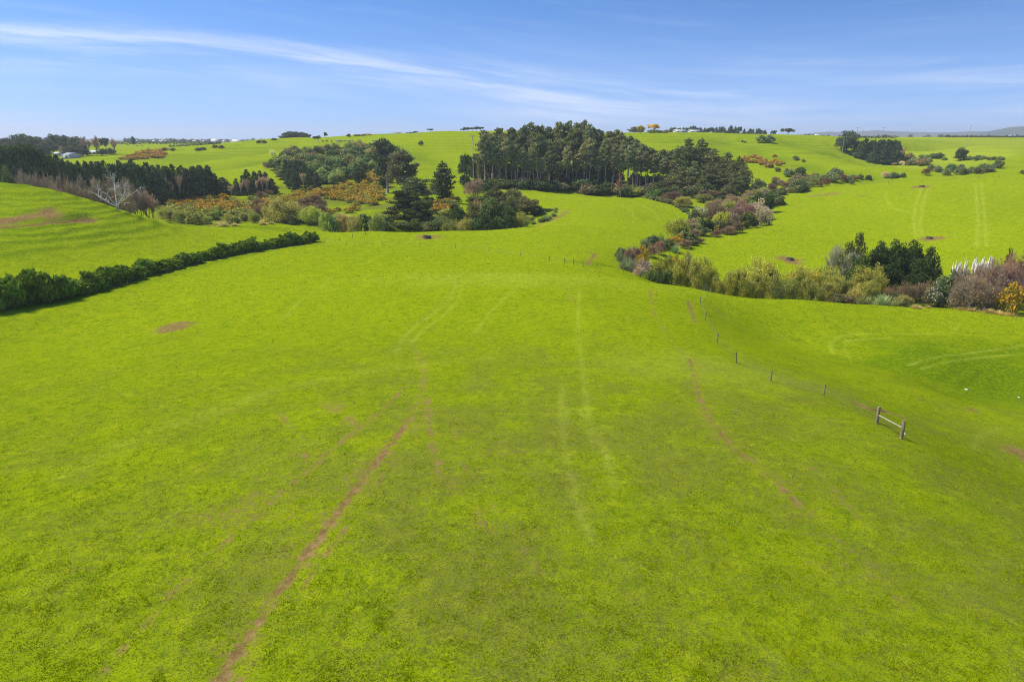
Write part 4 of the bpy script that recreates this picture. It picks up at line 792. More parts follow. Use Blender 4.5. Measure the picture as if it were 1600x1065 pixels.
for px, Y, tp, hw, kd, c in [(1392, 136, 446, 15, 'twigbush', (.17, .13, .085)), (1415, 138, 440, 16, 'twigbush', (.19, .145, .095)), (1440, 138, 438, 16, 'twigbush', (.16, .125, .085)), (1400, 133, 455, 10, 'bush', (.05, .06, .03)), (1455, 136, 444, 14, 'blossom', (.10, .11, .07)), (1468, 137, 440, 13, 'bush', (.07, .10, .05)), (1475, 140, 424, 16, 'bush', (.08, .11, .055)), (1488, 142, 416, 16, 'bush', (.07, .10, .05)), (1410, 131, 460, 13, 'willow', (.16, .14, .06)), (1378, 131, 459, 12, 'flax', (.17, .21, .13)), (1350, 131, 463, 14, 'flax', (.09, .11, .055)), (1325, 131, 461, 11, 'bush', (.10, .08, .06)), (1308, 131, 458, 11, 'bush', (.07, .07, .04)), (1380, 130, 462, 14, 'flax', (.14, .18, .10)), (1403, 130, 461, 12, 'flax', (.14, .15, .07)), (1412, 130, 470, 8, 'flax', (.14, .13, .08))]:
    place(kd, px, Y=Y, top=tp, color=c, halfw=hw, name='bank_shrub', cat='shrub', label='low shrub at the foot of the willows and dark clump, {o} from the left', group='low shrubs beneath the dark clump')
for px, Y, tp, hw in [(1484, 141, 398, 13), (1495, 141, 394, 13), (1514, 146, 388, 14), (1535, 147, 389, 15), (1526, 146, 392, 13)]:
    place('pampas', px, Y=Y, top=tp, color=(.22, .23, .10), halfw=hw, name='pampas_grass', cat='pampas grass', label='clump of cream plumed pampas grass behind the bare thicket, {o} from the left', group='pampas grass by the right gully')
for px, Y, tp, hw, c in [(1500, 138, 420, 24, (.21, .17, .135)), (1520, 140, 414, 22, (.22, .175, .13)), (1545, 142, 404, 22, (.21, .165, .125)), (1570, 144, 396, 22, (.19, .13, .095)), (1592, 143, 398, 20, (.18, .13, .095)), (1515, 134, 430, 24, (.22, .18, .14)), (1540, 135, 418, 24, (.20, .15, .12)), (1562, 137, 412, 24, (.19, .13, .12)), (1590, 137, 422, 24, (.19, .14, .11)), (1612, 140, 405, 22, (.17, .11, .10)), (1496, 132, 440, 18, (.22, .18, .15)), (1534, 131, 444, 20, (.19, .15, .12)), (1598, 132, 438, 20, (.17, .12, .11)), (1550, 131, 440, 18, (.17, .13, .10))]:
    place('twigbush', px, Y=Y, top=tp, color=c, halfw=hw, name='bare_shrub', cat='bare shrub', label='leafless purple brown shrub in the thicket at the right picture edge, {o} from the left', group='leafless thicket at the right edge')
place('bush', 1567, Y=147, top=392, color=(.055, .04, .018), halfw=10, name='evergreen_shrub', cat='shrub', label='dark reddish green crown topping the leafless thicket')
place('bush', 1600, Y=146, top=394, color=(.035, .05, .018), halfw=9, name='evergreen_shrub', cat='shrub', label='dark green crown behind the thicket at the right picture edge')
place('gorsebig', 1577, Y=128, top=442, color=(.10, .10, .02), halfw=20, name='gorse_bush', cat='gorse bush', label='tall orange gorse bush in front of the leafless thicket, right picture edge')
for px, bs in ((1432, 482), (1450, 481), (1466, 479), (1500, 484), (1518, 486), (1545, 489), (1560, 491), (1580, 493)): place('flax', px, bs, h=rng.uniform(.5, 1.0), color=jit((.24, .20, .10)), name='tussock', cat='tussock', wf=1.4, label='straw coloured tussock on the boggy strip below the thicket', group='tussocks on the boggy strip')
for px, bs in ((1330, 468), (1290, 463), (1268, 461), (1340, 472), (1418, 472), (1480, 474), (1540, 476), (1570, 480), (1590, 484)): place('bush', px, bs - 1, h=rng.uniform(1.2, 2.2), color=jit((.06, .07, .035), .3), name='bank_shrub', cat='shrub', wf=1.4, label='small dark shrub along the low bank of the right gully', group='small shrubs on the right bank')
# M. shrubs below and on the right ridge
GG = (.095, .115, .062)
sr = [(1246, 300, 22, GG), (1220, 305, 12, (.08, .10, .05)), (1232, 276, 14, GG), (1250, 274, 14, (.06, .08, .035)), (1271, 286, 13, GG), (1282, 285, 12, GG), (1299, 284, 17, GG), (1306, 276, 15, GG), (1290, 290, 12, (.16, .10, .06)), (1280, 292, 9, (.17, .11, .06)), (1315, 284, 12, (.14, .09, .06)), (1324, 284, 11, GG), (1334, 282, 9, (.12, .09, .05)), (1344, 280, 8, (.06, .08, .035)), (1357, 281, 8, (.05, .075, .03)), (1383, 278, 10, (.45, .34, .27)), (1394, 278, 10, GG), (1400, 277, 8, GG), (1411, 277, 7, (.06, .08, .03)), (1446, 274, 11, (.13, .085, .05)), (1455, 267, 11, GG), (1466, 269, 11, GG), (1479, 274, 11, GG), (1485, 268, 13, (.07, .095, .045)), (1501, 273, 14, GG), (1500, 266, 10, GG), (1519, 270, 10, GG), (1528, 272, 12, (.08, .10, .05)), (1540, 270, 10, (.09, .10, .05)), (1546, 269, 14, GG), (1559, 263, 13, GG), (1510, 272, 8, (.10, .10, .06)), (1535, 264, 9, GG), (1195, 312, 14, (.10, .12, .07)), (1185, 296, 17, GG), (1178, 302, 14, GG), (1206, 300, 14, (.16, .13, .09)), (1228, 295, 12, (.15, .11, .08)), (1172, 318, 13, (.09, .11, .06)), (1213, 318, 9, (.05, .075, .03)), (1222, 320, 8, (.08, .1, .05)), (1240, 290, 9, (.2, .15, .11)), (1262, 284, 12, (.18, .13, .10)), (1210, 290, 9, (.05, .07, .03)), (1598, 272, 7, (.06, .09, .03)), (1330, 288, 7, (.1, .11, .07))]
for px, bs, hp, c in sr:
    x, y, z = hit(px, bs); place('bush' if c[0] < .13 else 'twigbush', px, bs, top=bs - hp, color=jit(c), halfw=hp * .62, name='ridge_shrub', cat='shrub', label='rounded shrub in the gully line behind the right hillside crest, {o} from the left', group='shrubs along the right crest')
for px, bs, hp, c in [(1440, 247, 6, SCRUB), (1450, 248, 7, SCRUB), (1458, 247, 8, (.06, .085, .03)), (1468, 247, 8, (.05, .075, .03)), (1475, 250, 5, SCRUB), (1516, 250, 7, SCRUB), (1527, 250, 8, (.06, .08, .03)), (1536, 249, 6, SCRUB), (1545, 250, 5, (.1, .09, .05)), (1552, 250, 6, (.09, .08, .05)), (1563, 251, 7, (.07, .09, .04)), (1430, 255, 10, SCRUB), (1422, 258, 9, (.11, .12, .06)), (1441, 258, 12, (.17, .13, .08)), (1410, 258, 7, (.3, .25, .18)), (1397, 258, 5, (.3, .25, .18)), (1450, 253, 7, SCRUB), (1420, 248, 9, (.12, .1, .06))]:
    place('bush', px, bs, top=bs - hp, color=jit(c), halfw=hp * .8, name='gully_shrub', cat='shrub', label='small shrub in the far right gully beyond the dark pine clump, {o} from the left', group='shrubs in the far right gully')
place('tree', 1500, 251, top=231, color=(.035, .05, .022), halfw=11, name='evergreen_tree', cat='tree', label='solitary dark evergreen in the far right gully')
for px, py in scatter([(1165, 250), (1180, 243), (1215, 245), (1225, 258), (1200, 262), (1170, 258)], 14, 6): place('gorse', px, py, h=rng.uniform(1.5, 3), color=jit((.14, .09, .05), .2), name='brown_shrub', cat='shrub', wf=1.3, label='brownish low shrub scattered on the slope right of the pine wood', group='brown shrubs on the right slope')
for px, py, hp in ((1243, 250, 7), (1255, 253, 4), (1164, 223, 3), (1160, 222, 3), (1205, 262, 6), (1215, 268, 7)): place('bush', px, py, top=py - hp, color=(.08, .09, .045), halfw=hp * .7, name='hillside_shrub', cat='shrub', label='small lone shrub on the far right slope, {o} from the left', group='lone shrubs on the right slope')
place('bush', 1190, 223, top=211, color=(.09, .13, .05), halfw=9, name='green_shrub', cat='shrub', label='bright green round bush on the right skyline slope, left one of two'); place('bush', 1201, 223, top=211, color=(.09, .125, .05), halfw=9, name='green_shrub', cat='shrub', label='bright green round bush on the right skyline slope, right one of two')
for i, (px, bs, tp) in enumerate([(1336, 243, 228), (1342, 246, 226), (1349, 249, 216), (1356, 250, 222), (1363, 251, 219), (1369, 252, 220), (1376, 253, 218), (1382, 254, 220), (1388, 254, 219), (1394, 254, 219), (1400, 255, 220), (1346, 242, 220), (1360, 243, 219), (1373, 244, 218), (1385, 245, 218), (1397, 246, 220), (1403, 254, 226), (1365, 254, 230), (1380, 256, 232), (1392, 256, 232)]):
    place('conifer', px, bs, top=tp, color=jit((.034, .052, .030)), halfw=9, name='young_pine', cat='young pine', label='dark pine in the compact clump on the far right slope, {o} from the left', group='compact pine clump on the far right')
place('poplar', 1408, 255, top=228, color=(.30, .22, .17), halfw=6, name='bare_tree', cat='bare tree', label='pinkish leafless tree at the right end of the compact pine clump')
# N. skyline trees
def far_t(kind, px, Y, tp, hw, c, lb, name='skyline_tree', group=None): place(kind, px, Y=Y, top=tp, color=c, halfw=hw, name=name, cat='tree', label=lb, group=group)
FARG = (.045, .058, .038)
far_t('tree', 1322, 585, 203, 19, (.045, .060, .036), 'large dome shaped dark tree on the right skyline above the compact pines')
for px, tp, hw in ((4, 214, 12), (24, 211, 15), (42, 209, 17), (52, 208, 17), (64, 214, 13), (84, 210, 12), (95, 210, 14), (106, 211, 12), (118, 212, 13), (124, 213, 12), (13, 216, 13)): far_t('tree', px, 620, tp, hw, FARG, 'large grey green tree on the far left skyline, {o} from the left', group='far left skyline trees')
for px, tp, hw, c, k in ((72, 222, 12, FARG, 'tree'), (112, 227, 12, FARG, 'tree'), (130, 227, 14, FARG, 'tree'), (101, 228, 8, (.25, .19, .15), 'bare'), (136, 213, 8, (.26, .20, .16), 'bare'), (152, 212, 8, (.30, .20, .13), 'bare'), (160, 232, 9, FARG, 'tree'), (172, 231, 9, FARG, 'tree'), (181, 216, 7, (.3, .22, .18), 'bare')): far_t(k, px, 560, tp, hw, c, 'tree around the hidden sheds behind the left shelter belt, {o} from the left', group='trees around the left sheds')
far_t('umbrella', 166, 575, 214, 8, FARG, 'slender umbrella topped tree left of the long far hill')
far_t('tree', 209, 900, 213, 4, FARG, 'tiny dark tree on the level left horizon')
for px, tp, hw in ((446, 207, 9), (454, 205, 10), (463, 206, 10), (473, 206, 9), (479, 208, 8), (460, 206, 9)): far_t('tree', px, 770, tp, hw, FARG, 'dark tree in the dense dome shaped clump on the left skyline, {o} from the left', group='dome shaped skyline clump')
far_t('umbrella', 509, 640, 207, 4, FARG, 'tiny umbrella tree on the skyline right of the dome shaped clump'); far_t('tree', 545, 630, 209, 4, FARG, 'small round dark tree on the skyline above the grazing cattle')
for px, tp, c in ((556, 210, BROWN), (563, 210, (.1, .1, .06)), (570, 209, BROWN), (576, 208, (.3, .26, .2)), (497, 212, FARG), (428, 216, FARG), (492, 213, FARG)): place('bush', px, Y=640, top=tp, color=c, halfw=4.5, name='skyline_shrub', cat='shrub', label='small shrub on the left skyline, {o} from the left', group='small left skyline shrubs')
for px, tp, hw in ((638, 207, 5), (645, 206, 5), (650, 205, 5), (659, 208, 3)): far_t('tree', px, 640, tp, hw, FARG, 'small dark tree on the skyline between macrocarpas and pine wood, {o} from the left', group='small middle skyline trees')
far_t('bare', 622, 650, 206, 8, (.34, .3, .24), 'pale leafless tree peeping over the skyline behind the macrocarpas')
far_t('umbrella', 673, 640, 201, 6, FARG, 'umbrella shaped dark tree on the skyline right of the macrocarpas')
for px, tp, hw in ((724, 200, 6), (730, 199, 6), (738, 199, 6), (745, 198, 6), (751, 198, 6)): far_t('umbrella', px, 660, tp, hw, FARG, 'dark tree in the short skyline row left of the pine wood, {o} from the left', group='short skyline row left of the wood')
place('bush', 658, 227, top=220, color=(.05, .08, .03), halfw=4, name='lone_shrub', cat='shrub', label='single dark shrub on the open grass right of the macrocarpas')
far_t('tree', 991, 660, 198, 10, (.10, .10, .06), 'dull round tree on the skyline just right of the pine wood'); far_t('tree', 1001, 655, 196, 8, (.24, .22, .05), 'yellowish dome shaped tree on the skyline right of the pine wood')
far_t('umbrella', 1022, 655, 193, 11, (.34, .26, .07), 'yellow umbrella shaped tree on the skyline'); place('bush', 1022, Y=650, top=202, color=(.07, .09, .04), halfw=12, name='skyline_shrub', cat='shrub', label='dark low bush below the yellow umbrella shaped tree'); place('bush', 1041, Y=655, top=203, color=(.12, .11, .07), halfw=6, name='skyline_shrub', cat='shrub', label='brownish low bush left of the white sheds')
for px, tp, hw in ((1050, 199, 7), (1060, 200, 6), (1070, 198, 8), (1081, 197, 8), (1090, 198, 7), (1102, 200, 7), (1115, 199, 8), (1126, 198, 8), (1138, 197, 8), (1150, 198, 8), (1160, 202, 5), (1171, 200, 6), (1183, 201, 6), (1192, 203, 5)): far_t('umbrella', px, 880, tp, hw, FARG, 'flat topped pine in the long row on the right skyline, {o} from the left', group='long skyline row of flat topped pines')
far_t('conifer', 1117, 830, 205, 4, (.05, .08, .04), 'small green conifer below the long row of flat topped pines')
far_t('umbrella', 1208, 800, 204, 6, FARG, 'smaller flat topped tree between the long row and the dome tree'); far_t('umbrella', 1231, 790, 200, 12, FARG, 'large spreading flat topped tree on the right skyline')
def hedge_line(p0, p1, Y, tp, lb, c=(.045, .06, .03), n_=None):
    a, b_ = spot(p0, Y), spot(p1, Y); Ln = math.dist(a, b_); n_ = int(Ln / 4); rg_ = np.random.RandomState(int(p0)); h = max(ray(p0, tp)[1] * Y - a[2], 1.5); lobes = []
    for i in range(n_):
        f_ = (i + .5) / n_; gx, gy = a[0] + (b_[0] - a[0]) * f_, a[1] + (b_[1] - a[1]) * f_; lobes.append([gx - a[0], gy - a[1], float(ground(gx, gy)) - a[2] + h * .5, 3.0, 2.2, h * .55 * rg_.uniform(.85, 1.15)])
    cr = cloud(rg_, lobes, n_ * 60, .9, 1.5, .5); o = link('shelter_hedge', mesh_np('shelter_hedge', cr[0], cr[1], m_leaf, {'tone': cr[2]}), None, a, c); tag(o, lb, 'hedge')
hedge_line(1130, 1188, 800, 208, 'long clipped dark hedge under the skyline row of pines'); hedge_line(1339, 1401, 850, 212, 'thin dark hedge line on the horizon right of the dome tree'); hedge_line(1476, 1605, 900, 212, 'thin dark hedge line on the horizon at the right picture edge')
hedge_line(1256, 1287, 800, 214.5, 'short dark hedge line left of the large dome shaped tree'); hedge_line(265, 345, 760, 226, 'thin hedge line crossing the far left paddocks'); hedge_line(133, 340, 1000, 221.5, 'long low dark hedge on the level left horizon')
for px, py in scatter([(188, 250), (225, 238), (262, 234), (258, 246), (215, 250)], 30, 4): place('gorse', px, py, h=rng.uniform(1.5, 3), color=jit((.15, .10, .06), .2), name='brown_scrub', cat='scrub', wf=1.5, label='brown scrub on the rough knoll of the far left hill', group='brown scrub on the far left knoll')
for px, py in [(270, 236), (256, 236), (310, 236), (318, 235), (405, 224), (412, 224), (346, 232), (336, 231), (461, 233)]: place('bush', px, py, h=2.6, color=(.06, .06, .035), name='rough_shrub', cat='shrub', wf=1.5, label='small dark shrub on the far left hill', group='small shrubs on the far left hill')
for px, py in scatter([(300, 345), (360, 332), (470, 335), (550, 338), (560, 352), (450, 352), (330, 354)], 46, 7): place('flax', px, py, h=rng.uniform(.9, 1.8), color=jit((.17, .16, .07), .25), name='tussock', cat='tussock', wf=1.5, label='straw and olive tussock on the rough floor of the gorse valley', group='tussocks on the valley floor')
for px, py in scatter([(255, 325), (345, 312), (500, 300), (560, 290), (600, 300), (590, 325), (500, 325), (350, 340)], 60, 6): place('bush', px, py, h=rng.uniform(1.2, 2.4), color=jit((.14, .15, .05), .25), name='valley_scrub', cat='scrub', wf=1.5, label='low olive scrub mixed in among the gorse in the valley', group='olive scrub among the gorse')

# ------------------------------------------------------------------ fences
def post_mesh(name, r, h, mat, seed=0, sides=9):
    rg_ = np.random.RandomState(seed); V, F_ = tubes([[0, 0, -.4, 0, 0, h * .5, r * 1.08, r], [0, 0, h * .5, rg_.normal(0, .01), rg_.normal(0, .01), h, r, r * .93], [0, 0, h, 0, 0, h + .02, r * .93, r * .55], [0, 0, h + .02, 0, 0, h + .021, r * .55, .001]], sides)
    return mesh_np(name, V, F_, mat)
pm = [post_mesh('fence_post', .065, 1.15, m_post, s_) for s_ in range(3)]; pthin = [post_mesh('electric_post', .035, 1.0, m_post, 9)]
def fence(pts_, label, meshes, heights=(.35, .65, .95), lean=.05, sc_=1.0):
    root = bpy.data.objects.new('fence', None); C.objects.link(root); root.location = pts_[0]; tag(root, label, 'fence'); o0 = np.array(pts_[0]); rg_ = np.random.RandomState(len(pts_))
    for p in pts_:
        o = bpy.data.objects.new('post', meshes[rg_.randint(len(meshes))]); C.objects.link(o); o.parent = root; o.location = np.array(p) - o0
        o.rotation_euler = (rg_.normal(0, lean), rg_.normal(0, lean), rg_.uniform(0, 6)); o.scale = (sc_, sc_, sc_ * rg_.uniform(.92, 1.08))
    for hgt in heights:
        S = []
        for a, b_ in zip(pts_[:-1], pts_[1:]):
            a = np.array(a) - o0; b_ = np.array(b_) - o0; K_ = 4
            for k in range(K_):
                q0, q1 = a + (b_ - a) * k / K_, a + (b_ - a) * (k + 1) / K_
                def gz(q): return max(float(ground(q[0] + o0[0], q[1] + o0[1])) - o0[2] + hgt * .6, q[2] + hgt * sc_ - .02)
                S.append([q0[0], q0[1], gz(q0), q1[0], q1[1], gz(q1), .007, .007])
        link('wire', mesh_np('wire', *tubes(S, 3), m_wire), root)
    return root
H2 = lambda *a: [hit(*p) for p in a]
corner = H2((974, 425), (1020, 434), (1081, 448), (1100, 454), (1110, 457), (1094, 474), (1102, 500), (1120, 535), (1150, 567), (1204, 596), (1287, 618), (1370, 660))
fence(H2((500, 379), (541, 383), (597, 382), (656, 385), (712, 388), (764, 394), (813, 400), (858, 408), (882, 411), (896, 413), (912, 418)), 'line of short wooden posts crossing the field in front of the water trough', pm, (.5, .9))
fence(corner, 'post and wire fence down the right shoulder of the spur to the braced corner posts', pm)
fence(H2((507, 379), (530, 376), (551, 371), (571, 367), (588, 361), (604, 359)), 'short fence from the hedge end to the gully thicket', pm, (.5, .9))
fence(H2((1347, 288), (1388, 287), (1440, 283), (1493, 281), (1528, 280), (1562, 278), (1590, 273)), 'fence of thin posts along the crest of the right hillside', pm, (.5, .9), sc_=1.15)
fence(H2((1419, 477), (1450, 479), (1482, 482), (1510, 485), (1537, 488), (1580, 492)), 'low fence along the boggy strip at the top of the right bowl', pm, (.5, .9))
fence(H2((8, 488), (70, 476), (140, 462), (200, 447), (262, 428), (330, 410), (400, 398), (470, 386)), 'thin electric fence at the near foot of the dark hedge', pthin, (.5, .85))
fence(H2((1080, 382), (1095, 378), (1115, 372), (1140, 366), (1160, 362), (1185, 357), (1200, 352), (1209, 340), (1213, 333)), 'fence hugging the right side of the purple thicket', pm, (.5, .9))
sp_ = post_mesh('strainer_post', .125, 1.45, m_post, 3, 12)
a_, b2 = np.array(hit(1370, 661)), np.array(hit(1408, 685))
root = bpy.data.objects.new('braced_corner', None); C.objects.link(root); root.location = a_
tag(root, 'two thick weathered posts joined by a pale horizontal rail, right of the spur', 'fence brace')
for q, n__ in ((a_, 0), (b2, 1)):
    o = bpy.data.objects.new('strainer_post', sp_); C.objects.link(o); o.parent = root; o.location = q - a_; o.rotation_euler = ((.02, -.03, 0), (.0, .06, 1))[n__]
dv = b2 - a_; V, F_ = tubes([[.0, 0, .72, *(dv * .5 + [0, 0, .79]), .055, .06], [*(dv * .5 + [0, 0, .79]), *(dv + [0, 0, .86]), .06, .055]], 8)
link('rail', mesh_np('rail', V, F_, m_rail), root)
# ------------------------------------------------------------------ water troughs
def lathe(prof, n_=28):
    V = []; F_ = []
    for r, z in prof:
        for i in range(n_): V.append((r * math.cos(2 * PI * i / n_), r * math.sin(2 * PI * i / n_), z))
    for k in range(len(prof) - 1):
        for i in range(n_): j = (i + 1) % n_; F_.append((k * n_ + i, k * n_ + j, (k + 1) * n_ + j, (k + 1) * n_ + i))
    return V, F_
tb = mesh_np('trough_basin', *lathe([(1.0, -.2), (.98, .55), (.96, .60), (.88, .60), (.86, .55), (.84, .12), (.01, .12)]), m_conc)
tw_ = mesh_np('trough_water', *lathe([(.855, .47), (.4, .47), (.01, .47)]), m_water)
for px, py, s_, lb in ((667, 372, 1.15, 'dark round water trough in a bare patch before the central thicket'), (1234, 406, 1.0, 'round water trough in a brown bare patch on the lower right hillside'), (1452, 373, 1.0, 'round water trough in a dark bare patch right of centre on the right hillside'), (1440, 292, 1.1, 'round water trough in the bare patch near the right hillside crest')):
    x, y, z = hit(px, py); root = bpy.data.objects.new('water_trough', None); C.objects.link(root); root.location = (x, y, z); root.scale = (s_,) * 3
    tag(root, lb, 'water trough'); link('basin', tb, root); link('water', tw_, root)
# ------------------------------------------------------------------ poles
def pole(px, Y, top, lb, arm=None, lean=0.0, r=.16, z_base=None):
    x, y, z = spot(px, Y) if z_base is None else hit(px, z_base); h = ray(px, top)[1] * y - z
    root = bpy.data.objects.new('power_pole', None); C.objects.link(root); root.location = (x, y, z); root.rotation_euler = (0, lean, 0); tag(root, lb, 'power pole')
    link('pole', mesh_np('pole', *tubes([[0, 0, -1, 0, 0, h, r, r * .7]], 8), m_barkpale), root)
    if arm:
        S = [[-arm, 0, h - .5, arm, 0, h - .5, .10, .10]]; link('crossarm', mesh_np('crossarm', *tubes(S, 4), m_bark), root)
        for k in (-.9, -.45, .45, .9): link('insulator', mesh_np('insulator', *tubes([[k * arm, 0, h - .45, k * arm, 0, h - .1, .07, .05]], 6), m_white), root)
    return (x, y, z + h - .1)
pa = pole(740, 335, 211, 'tall thin power pole with a crossarm at the left edge of the pine wood', 1.3, r=.2)
pb = pole(1315, 560, 213, 'power pole with wide crossarm before the large dome shaped tree', 4.2, r=.22)
pc = pole(1508, 600, 194, 'leaning tall power pole on the right skyline', None, .10, .17)
pd = [pole(px, 840, tp, lb, 1.5, 0, .17) for px, tp, lb in ((1338, 199, 'thin power pole just right of the dome shaped tree'), (1347, 203, 'short thin power pole second right of the dome shaped tree'), (1378, 199, 'thin power pole above the hedge right of the dome shaped tree'))]
def span(p0, p1, sag, lb, r=.03):
    S = []; p0, p1 = np.array(p0), np.array(p1)
    for k in range(12):
        f0, f1 = k / 12, (k + 1) / 12; S.append([*(p0 + (p1 - p0) * f0 - [0, 0, sag * 4 * f0 * (1 - f0)]), *(p0 + (p1 - p0) * f1 - [0, 0, sag * 4 * f1 * (1 - f1)]), r, r])
    o = link('power_line', mesh_np('power_line', *tubes(S, 3), m_wire)); tag(o, lb, 'power line')
for k, w_ in ((-3.6, 'left'), (3.6, 'right')): span((pb[0] + k, pb[1], pb[2]), (pb[0] + k + 24, pb[1] + 60, pb[2] - 1), 1.5, 'power line leaving the %s end of the wide crossarm' % w_)
# ------------------------------------------------------------------ farm buildings
def boxm(x0, x1, y0, y1, z0, z1):
    V = [(x, y, z) for z in (z0, z1) for y in (y0, y1) for x in (x0, x1)]
    return np.array(V, float), np.array([[0, 2, 3, 1], [4, 5, 7, 6], [0, 1, 5, 4], [2, 6, 7, 3], [0, 4, 6, 2], [1, 3, 7, 5]])
def shed(px, Y, wpx, top, lb, name='farm_shed', wall=None, roof=None, cat='shed', dep=9.0, rz=0.0, eave=.6, base=None):
    x, y, z = spot(px, Y) if base is None else hit(px, base); wd = wpx * y / FPX; H = max(ray(px, top)[1] * y - z, 2.6); e = H * eave; hw, hd = wd / 2, dep / 2
    root = bpy.data.objects.new(name, None); C.objects.link(root); root.location = (x, y, z); root.rotation_euler = (0, 0, rz); tag(root, lb, cat)
    link('wall', mesh_np('wall', *boxm(-hw, hw, -hd, hd, -1, e), wall or m_white), root)
    o = .5; V = np.array([(-hw - o, -hd - o, e - .1), (hw + o, -hd - o, e - .1), (hw + o, 0, H), (-hw - o, 0, H), (-hw - o, hd + o, e - .1), (hw + o, hd + o, e - .1), (-hw - o, -hd - o, e - .3), (hw + o, -hd - o, e - .3), (hw + o, 0, H - .22), (-hw - o, 0, H - .22), (-hw - o, hd + o, e - .3), (hw + o, hd + o, e - .3)])
    F_ = [(0, 1, 2, 3), (3, 2, 5, 4), (7, 6, 9, 8), (8, 9, 10, 11), (0, 6, 7, 1), (4, 5, 11, 10), (0, 3, 9, 6), (3, 4, 10, 9), (1, 7, 8, 2), (2, 8, 11, 5)]
    link('roof', mesh_np('roof', V, F_, roof or m_roof), root)
    ga = [((-hw + .05, -hd + .02, e - .3), (-hw + .05, hd - .02, e - .3), (-hw + .05, 0, H - .3))]
    Vg = []; Fg = []
    for sx_ in (-1, 1):
        b0 = len(Vg); Vg += [(sx_ * (hw - .03), -hd, e - .05), (sx_ * (hw - .03), hd, e - .05), (sx_ * (hw - .03), 0, H - .25), (sx_ * (hw - .03), 0, H - .25)]; Fg.append((b0, b0 + 1, b0 + 2, b0 + 3))
    link('gable', mesh_np('gable', [v for v in Vg], Fg, wall or m_white), root)
    nW = max(1, min(5, int(wd / 5)))
    for i in range(nW):
        cx_ = -hw + wd * (i + .5) / nW; link('door' if i == 0 else 'window', mesh_np('opening', *boxm(cx_ - .6, cx_ + .6, -hd - .06, -hd + .05, 0 if i == 0 else e * .35, e * .8), m_dark), root)
shed(1062, 700, 17, 205.5, 'long white shed beneath the skyline pines, left one of two', dep=12); shed(1084, 720, 15, 206, 'long white shed beneath the skyline pines, right one of two', dep=12)
shed(93, 0, 8, 237.5, 'white roofed shed behind the left shelter belt', base=243); shed(113, 425, 13, 238.5, 'long blue grey roofed barn behind the left shelter belt', 'barn', m_roof, m_roofd, 'barn', 14, base=247); shed(152, 470, 14, 235, 'pale roofed low shed right of the blue grey barn', base=240)
shed(160, 0, 5, 221.5, 'small white cottage among bare trees on the left skyline', 'cottage', cat='house', base=227)
shed(256, 1250, 13, 219, 'long low white glasshouse on the left horizon', 'glasshouse', cat='glasshouse'); shed(338, 1100, 12, 217, 'pale long house on the left horizon, left one of the two', 'farmhouse', cat='house'); shed(372, 1120, 15, 217.6, 'pale long farm building on the left horizon, right one of the two', 'farm_building', cat='farm building')
shed(1276, 800, 8, 210.5, 'small white shed on the right skyline beside the dome shaped tree')
rg_ = np.random.RandomState(5)
for i, px in enumerate((226, 240, 272, 290, 303, 318, 352, 392, 404, 420, 215, 1575, 1582)):
    shed(px + rg_.uniform(-2, 2), rg_.uniform(1700, 2400), rg_.uniform(3, 6), 218.8 if px < 1000 else 210.5, 'tiny pale house on the far horizon', 'house', m_white, (m_roof, m_roofd)[rg_.randint(2)], 'house', 12); C.objects['house' + ('.%03d' % i if i else '')]['group'] = 'tiny houses on the far horizon'
for px in list(range(196, 432, 7)):
    place('tree', px + rg_.uniform(-3, 3), Y=rg_.uniform(1800, 2500), top=rg_.uniform(215.2, 218), color=(.07, .09, .06), halfw=rg_.uniform(3, 6), name='horizon_tree', cat='tree', label='tiny tree in the hazy tree line on the left horizon', group='hazy tree line on the left horizon')
for px in list(range(1235, 1610, 12)):
    place('tree', px + rg_.uniform(-5, 5), Y=rg_.uniform(1500, 2200), top=rg_.uniform(209.5, 212.5), color=(.06, .08, .06), halfw=rg_.uniform(4, 8), name='horizon_tree', cat='tree', label='tiny tree in the hazy tree line on the right horizon', group='hazy tree line on the right horizon')
# ------------------------------------------------------------------ cattle
def cow_mesh():
    me = bpy.data.meshes.new('cow_skeleton')
    J = [(0, 0, 1.05, .36), (.45, 0, 1.08, .36), (.85, 0, 1.12, .30), (1.2, 0, 1.15, .17), (1.42, 0, .95, .13), (1.62, 0, .62, .12), (1.72, 0, .42, .08), (-.45, 0, 1.06, .35), (-.75, 0, 1.12, .26), (-.86, 0, .85, .04), (-.88, 0, .5, .03)]
    E = [(0, 1), (1, 2), (2, 3), (3, 4), (4, 5), (5, 6), (0, 7), (7, 8), (8, 9), (9, 10)]
    for bx_, pr in ((.72, 2), (-.62, 8)):
        for sy in (-.2, .2):
            i = len(J); J += [(bx_, sy, .72, .13), (bx_ + (.03 if bx_ > 0 else -.08), sy, .42, .075), (bx_, sy, .03, .06)]; E += [(pr, i), (i, i + 1), (i + 1, i + 2)]
    for sy in (-.2, .2): i = len(J); J.append((1.36, sy, 1.04, .04)); E.append((4, i))
    me.from_pydata([j[:3] for j in J], E, []); o = bpy.data.objects.new('cow_rig', me); C.objects.link(o)
    md = o.modifiers.new('s', 'SKIN'); o.modifiers.new('u', 'SUBSURF').levels = 1
    for i, j in enumerate(J): me.skin_vertices[0].data[i].radius = (j[3], j[3])
    me.skin_vertices[0].data[0].use_root = True
    bpy.context.view_layer.update(); ev = o.evaluated_get(bpy.context.evaluated_depsgraph_get()); nm = bpy.data.meshes.new_from_object(ev); nm.name = 'cow'; nm.materials.clear(); nm.materials.append(m_hide)
    for p in nm.polygons: p.use_smooth = True
    bpy.data.objects.remove(o); return nm
cm = cow_mesh()
